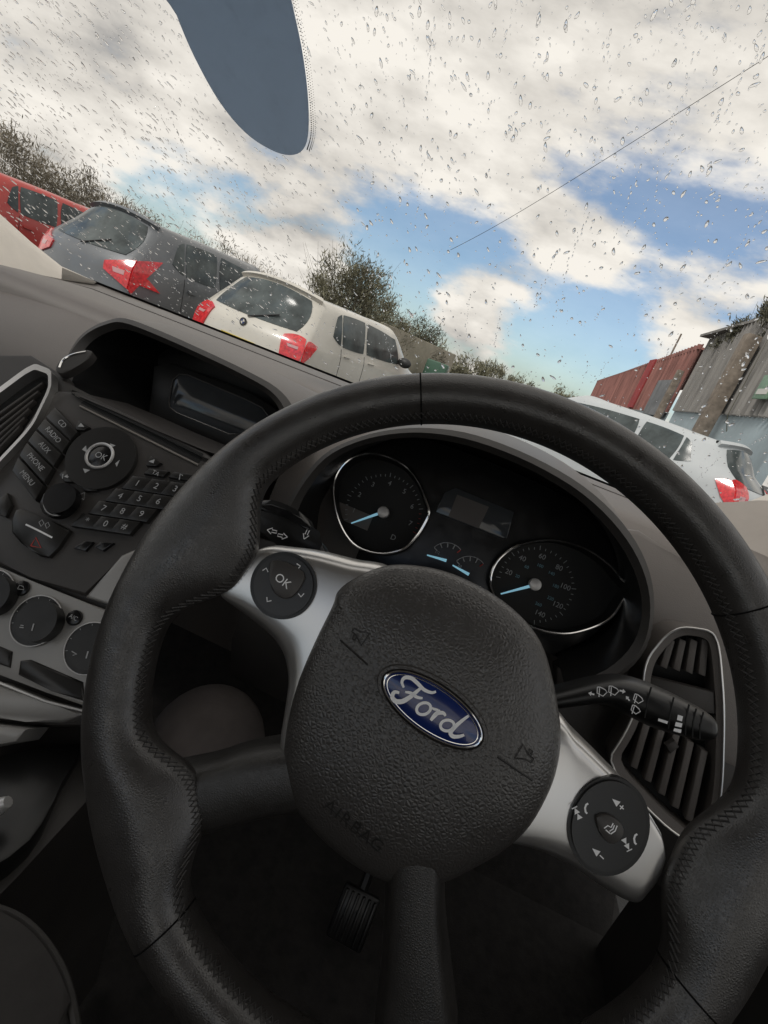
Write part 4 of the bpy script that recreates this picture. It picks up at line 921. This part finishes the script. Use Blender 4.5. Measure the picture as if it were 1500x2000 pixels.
def tree(name, label, x, y, zt, rad, mt, clumps, per, size, seed, cat='tree'):
    rn = random.Random(seed); root = empty(name, (x, y, G), worldspace=True); tag(root, label, cat, 'trees beyond the yard')
    base = V((x, y, G)); c = V((x, y, G+zt-rad[2]))
    bm = nb(); tube(bm, [base, base.lerp(c, .6), c+V((0, 0, rad[2]*.3))], [.12, .08, .03], False, 8); twigs(bm, base+V((0, 0, .5)), c, rad, 90, rn, .015); finish('trunk', bm, M['bark'], root)
    bm = nb(); leaves(bm, c, rad, clumps, per, size, rn); finish('crown', bm, mt, root, smooth=False)
p = hT(672, 600, 20); tree('tree', 'bushy olive tree rising behind the roof of the white hatchback', p.x, p.y, 3.9, (1.5, 1.3, 1.7), M['leaf'], 60, 230, .050, 1)
p = hT(745, 625, 24); tree('tree', 'lower rounded bush right of the tallest tree behind the white hatchback', p.x, p.y, 3.0, (1.6, 1.3, 1.3), M['leaf'], 46, 210, .050, 2)
p = hT(815, 660, 28); tree('tree', 'dark green shrub above the beige wall near the centre', p.x, p.y, 2.9, (1.7, 1.3, 1.2), M['leaf_dark'], 40, 200, .055, 3)
def hedge(name, label, pts, rad, mt, per, size, seed, kind='stuff', tw=8):
    rn = random.Random(seed); bm = nb()
    for x, y, z, s in pts:
        c = V((x, y, G+z-rad[2]*s)); rd = tuple(r_*s for r_ in rad); leaves(bm, c, rd, 18, per, size, rn); twigs(bm, V((x, y, G)), c, rd, tw, rn, .012)
    return tag(finish(name, bm, mt, smooth=False), label, 'hedge', kind=kind)
pts = []; rn = random.Random(9)
for px, py, t in ((-160, 190, 15), (-60, 205, 15), (0, 235, 14.5), (50, 275, 14.5), (90, 310, 15), (130, 325, 15), (175, 350, 15.5), (220, 372, 16), (270, 400, 16.5), (320, 425, 17), (380, 450, 18), (440, 470, 19), (500, 500, 20), (560, 540, 21)):
    p = hT(px, py, t); pts.append((p.x, p.y, p.z-G+rn.uniform(-.2, .2), rn.uniform(.85, 1.1)))
hedge('scrub_hedge', 'brownish scrub hedge behind the parked cars on the left', pts, (1.1, 1.1, 1.3), M['leaf_brown'], 190, .040, 21, tw=60)
pts = []
for px, py, t in ((850, 690, 34), (890, 715, 40), (940, 715, 45), (985, 722, 48), (1030, 745, 52), (1080, 760, 56), (1130, 775, 60)):
    p = hT(px, py, t); pts.append((p.x, p.y, p.z-G+.2, 1))
hedge('distant_hedge', 'distant hedge line low on the horizon above the steering wheel rim', pts, (2.6, 2, 1.4), M['leaf'], 110, .12, 22)
pts = [(fx(y)+.2, y, 4.15+rn.uniform(.1, .5), rn.uniform(.6, 1)) for y in (9.2, 10, 10.7, 11.5, 12.3, 13.2, 14.1)]
hedge('overgrowth', 'dark dry overgrowth along the top of the grey corrugated shed', pts, (.4, .5, .4), M['leaf_dark'], 80, .04, 23)
a, b = hT(735, 655, 22), hT(880, 705, 30)
bm = nb(); d = (b-a); d.z = 0; n = V((d.y, -d.x, 0)).normalized()*.2
prism(bm, [V((a.x, a.y, G+1.95)), V((b.x, b.y, G+1.95)), V((b.x, b.y, G+1.95))+n, V((a.x, a.y, G+1.95))+n], (0, 0, 1), 1.95, .03); tag(finish('boundary_wall', bm, M['stone']), 'plain beige boundary wall beyond the white hatchback', 'wall')
bm = nb(); p = hT(848, 732, 26); box(bm, (p.x, p.y, G+.62), (1.1, .8, 1.24), .08); tag(finish('container', bm, mat('green_plastic', (.07, .15, .10), .5)), 'small green container in front of the beige wall', 'container')
p = hT(716, 522, 26)
bm = nb(); tube(bm, [V((p.x, p.y, G)), p], [.09, .06], False, 8); tag(finish('utility_pole', bm, M['wood']), 'thin wooden pole standing among the bushes behind the white hatchback', 'pole', 'poles beyond the yard')
p = hT(1331, 652, 30)
bm = nb(); tube(bm, [V((p.x, p.y, G)), p], [.07, .05], False, 8); tag(finish('utility_pole', bm, M['wood']), 'thin dark pole rising above the red shed roof', 'pole', 'poles beyond the yard')
a, b = hT(1560, 72, 9), hT(880, 488, 42)
bm = nb(); pts = [a.lerp(b, k/24)-V((0, 0, .25*math.sin(math.pi*k/24))) for k in range(25)]
tube(bm, pts, [.006+.012*k/24 for k in range(25)], False, 5); tag(finish('overhead_cable', bm, M['wire']), 'single overhead cable crossing the sky at upper right', 'cable')

# ================================================================== SKY AND LIGHT
w = bpy.data.worlds.new('World'); SC.world = w; w.use_nodes = True
nt = w.node_tree; N = nt.nodes; L = nt.links; N.clear()
out = N.new('ShaderNodeOutputWorld'); bg = N.new('ShaderNodeBackground'); bg2 = N.new('ShaderNodeBackground'); mixs = N.new('ShaderNodeMixShader')
SUN = V((-.45, -.55, .8)).normalized()
sky = N.new('ShaderNodeTexSky'); sky.sky_type = 'NISHITA'; sky.sun_disc = False
sky.sun_elevation = math.asin(SUN.z); sky.sun_rotation = math.atan2(SUN.x, SUN.y)
bg.inputs['Strength'].default_value = .12
tint = N.new('ShaderNodeMix'); tint.data_type = 'RGBA'; tint.blend_type = 'MULTIPLY'; tint.inputs[0].default_value = 1; tint.inputs[7].default_value = (.86, 1.0, 1.08, 1)
L.new(sky.outputs[0], tint.inputs[6]); L.new(tint.outputs[2], bg.inputs['Color'])
tc = N.new('ShaderNodeTexCoord')
def math_(op, a, b=None, c=None, clamp=False):
    n = N.new('ShaderNodeMath'); n.operation = op; n.use_clamp = clamp
    for i, x in enumerate((a, b, c)):
        if x is None: continue
        if isinstance(x, (int, float)): n.inputs[i].default_value = x
        else: L.new(x, n.inputs[i])
    return n.outputs[0]
nrm = N.new('ShaderNodeVectorMath'); nrm.operation = 'NORMALIZE'; L.new(tc.outputs['Generated'], nrm.inputs[0]); D = nrm.outputs[0]
sx = N.new('ShaderNodeSeparateXYZ'); L.new(D, sx.inputs[0])
den = math_('ADD', math_('MAXIMUM', sx.outputs['Z'], 0.0), .55)
cx = N.new('ShaderNodeCombineXYZ'); L.new(math_('DIVIDE', sx.outputs['X'], den), cx.inputs[0]); L.new(math_('DIVIDE', sx.outputs['Y'], den), cx.inputs[1]); L.new(math_('MULTIPLY', sx.outputs['Z'], 2.4), cx.inputs[2])
def noise(scale, det, rough, off):
    mp = N.new('ShaderNodeMapping'); mp.inputs['Location'].default_value = off; L.new(cx.outputs[0], mp.inputs['Vector'])
    n = N.new('ShaderNodeTexNoise'); n.inputs['Scale'].default_value = scale; n.inputs['Detail'].default_value = det; n.inputs['Roughness'].default_value = rough
    L.new(mp.outputs[0], n.inputs['Vector']); return n.outputs['Fac']
n1 = noise(2.6, 10, .56, (0, 0, 0)); n2 = noise(1.5, 6, .55, (4, 2, 1)); n3 = noise(2.6, 9, .54, (.03, .04, -.09))
acc = None
for px, py, sig, amp in ((810, 560, 7, -.32), (960, 650, 7, -.24), (1120, 680, 7, -.28), (1250, 610, 7, -.20), (1080, 570, 6, -.18), (720, 500, 5, -.26), (560, 430, 5, -.16), (330, 370, 6, -.22), (230, 310, 5, -.18), (1430, 490, 7, -.09), (1180, 490, 7, -.09), (1330, 650, 5, -.12),
                         (1380, 590, 4, .34), (940, 605, 3, .32), (620, 480, 4, .22), (880, 665, 3.5, .26), (1290, 685, 3, .26), (1010, 675, 3.4, .28), (1210, 540, 3.5, .26), (1100, 520, 3.5, .18), (1120, 720, 3, .16), (600, 250, 14, .12), (1000, 250, 18, .16), (150, 200, 9, .10), (60, 260, 6, .1)):
    d = ray(px, py).normalized(); k = 1/(1-math.cos(R(sig)))*.5
    vm = N.new('ShaderNodeVectorMath'); vm.operation = 'DOT_PRODUCT'; L.new(D, vm.inputs[0]); vm.inputs[1].default_value = d
    e = math_('MULTIPLY', math_('EXPONENT', math_('MULTIPLY_ADD', vm.outputs['Value'], k, -k)), amp)
    acc = e if acc is None else math_('ADD', acc, e)
cov = math_('ADD', math_('ADD', math_('MULTIPLY_ADD', n1, 1.5, -.25), acc), -.40)
mr = N.new('ShaderNodeMapRange'); mr.interpolation_type = 'SMOOTHSTEP'; mr.inputs['From Min'].default_value = -.13; mr.inputs['From Max'].default_value = .10; mr.inputs['To Min'].default_value = .14; L.new(cov, mr.inputs['Value'])
rel = math_('MULTIPLY', math_('SUBTRACT', n1, n3), 3.0)
sh = math_('ADD', math_('ADD', rel, math_('MULTIPLY', math_('SUBTRACT', n2, .5), 1.9)), .64, clamp=True)
cr = N.new('ShaderNodeValToRGB'); cr.color_ramp.elements[0].position = .02; cr.color_ramp.elements[0].color = (.35, .343, .335, 1); cr.color_ramp.elements[1].position = .98; cr.color_ramp.elements[1].color = (.94, .895, .82, 1)
e_ = cr.color_ramp.elements.new(.5); e_.color = (.69, .655, .60, 1)
L.new(sh, cr.inputs['Fac']); L.new(cr.outputs['Color'], bg2.inputs['Color']); bg2.inputs['Strength'].default_value = 1.0
L.new(mr.outputs[0], mixs.inputs[0]); L.new(bg.outputs[0], mixs.inputs[1]); L.new(bg2.outputs[0], mixs.inputs[2]); L.new(mixs.outputs[0], out.inputs['Surface'])
sd = bpy.data.lights.new('sun', 'SUN'); sd.energy = 1.4; sd.angle = R(12); sd.color = (1, .96, .9)
so = bpy.data.objects.new('sun', sd); COL.objects.link(so); so.rotation_euler = (-SUN).to_track_quat('-Z', 'Y').to_euler(); so.location = (0, 0, 20)
SC.view_settings.view_transform = 'Standard'; SC.view_settings.look = 'None'; SC.view_settings.exposure = 0
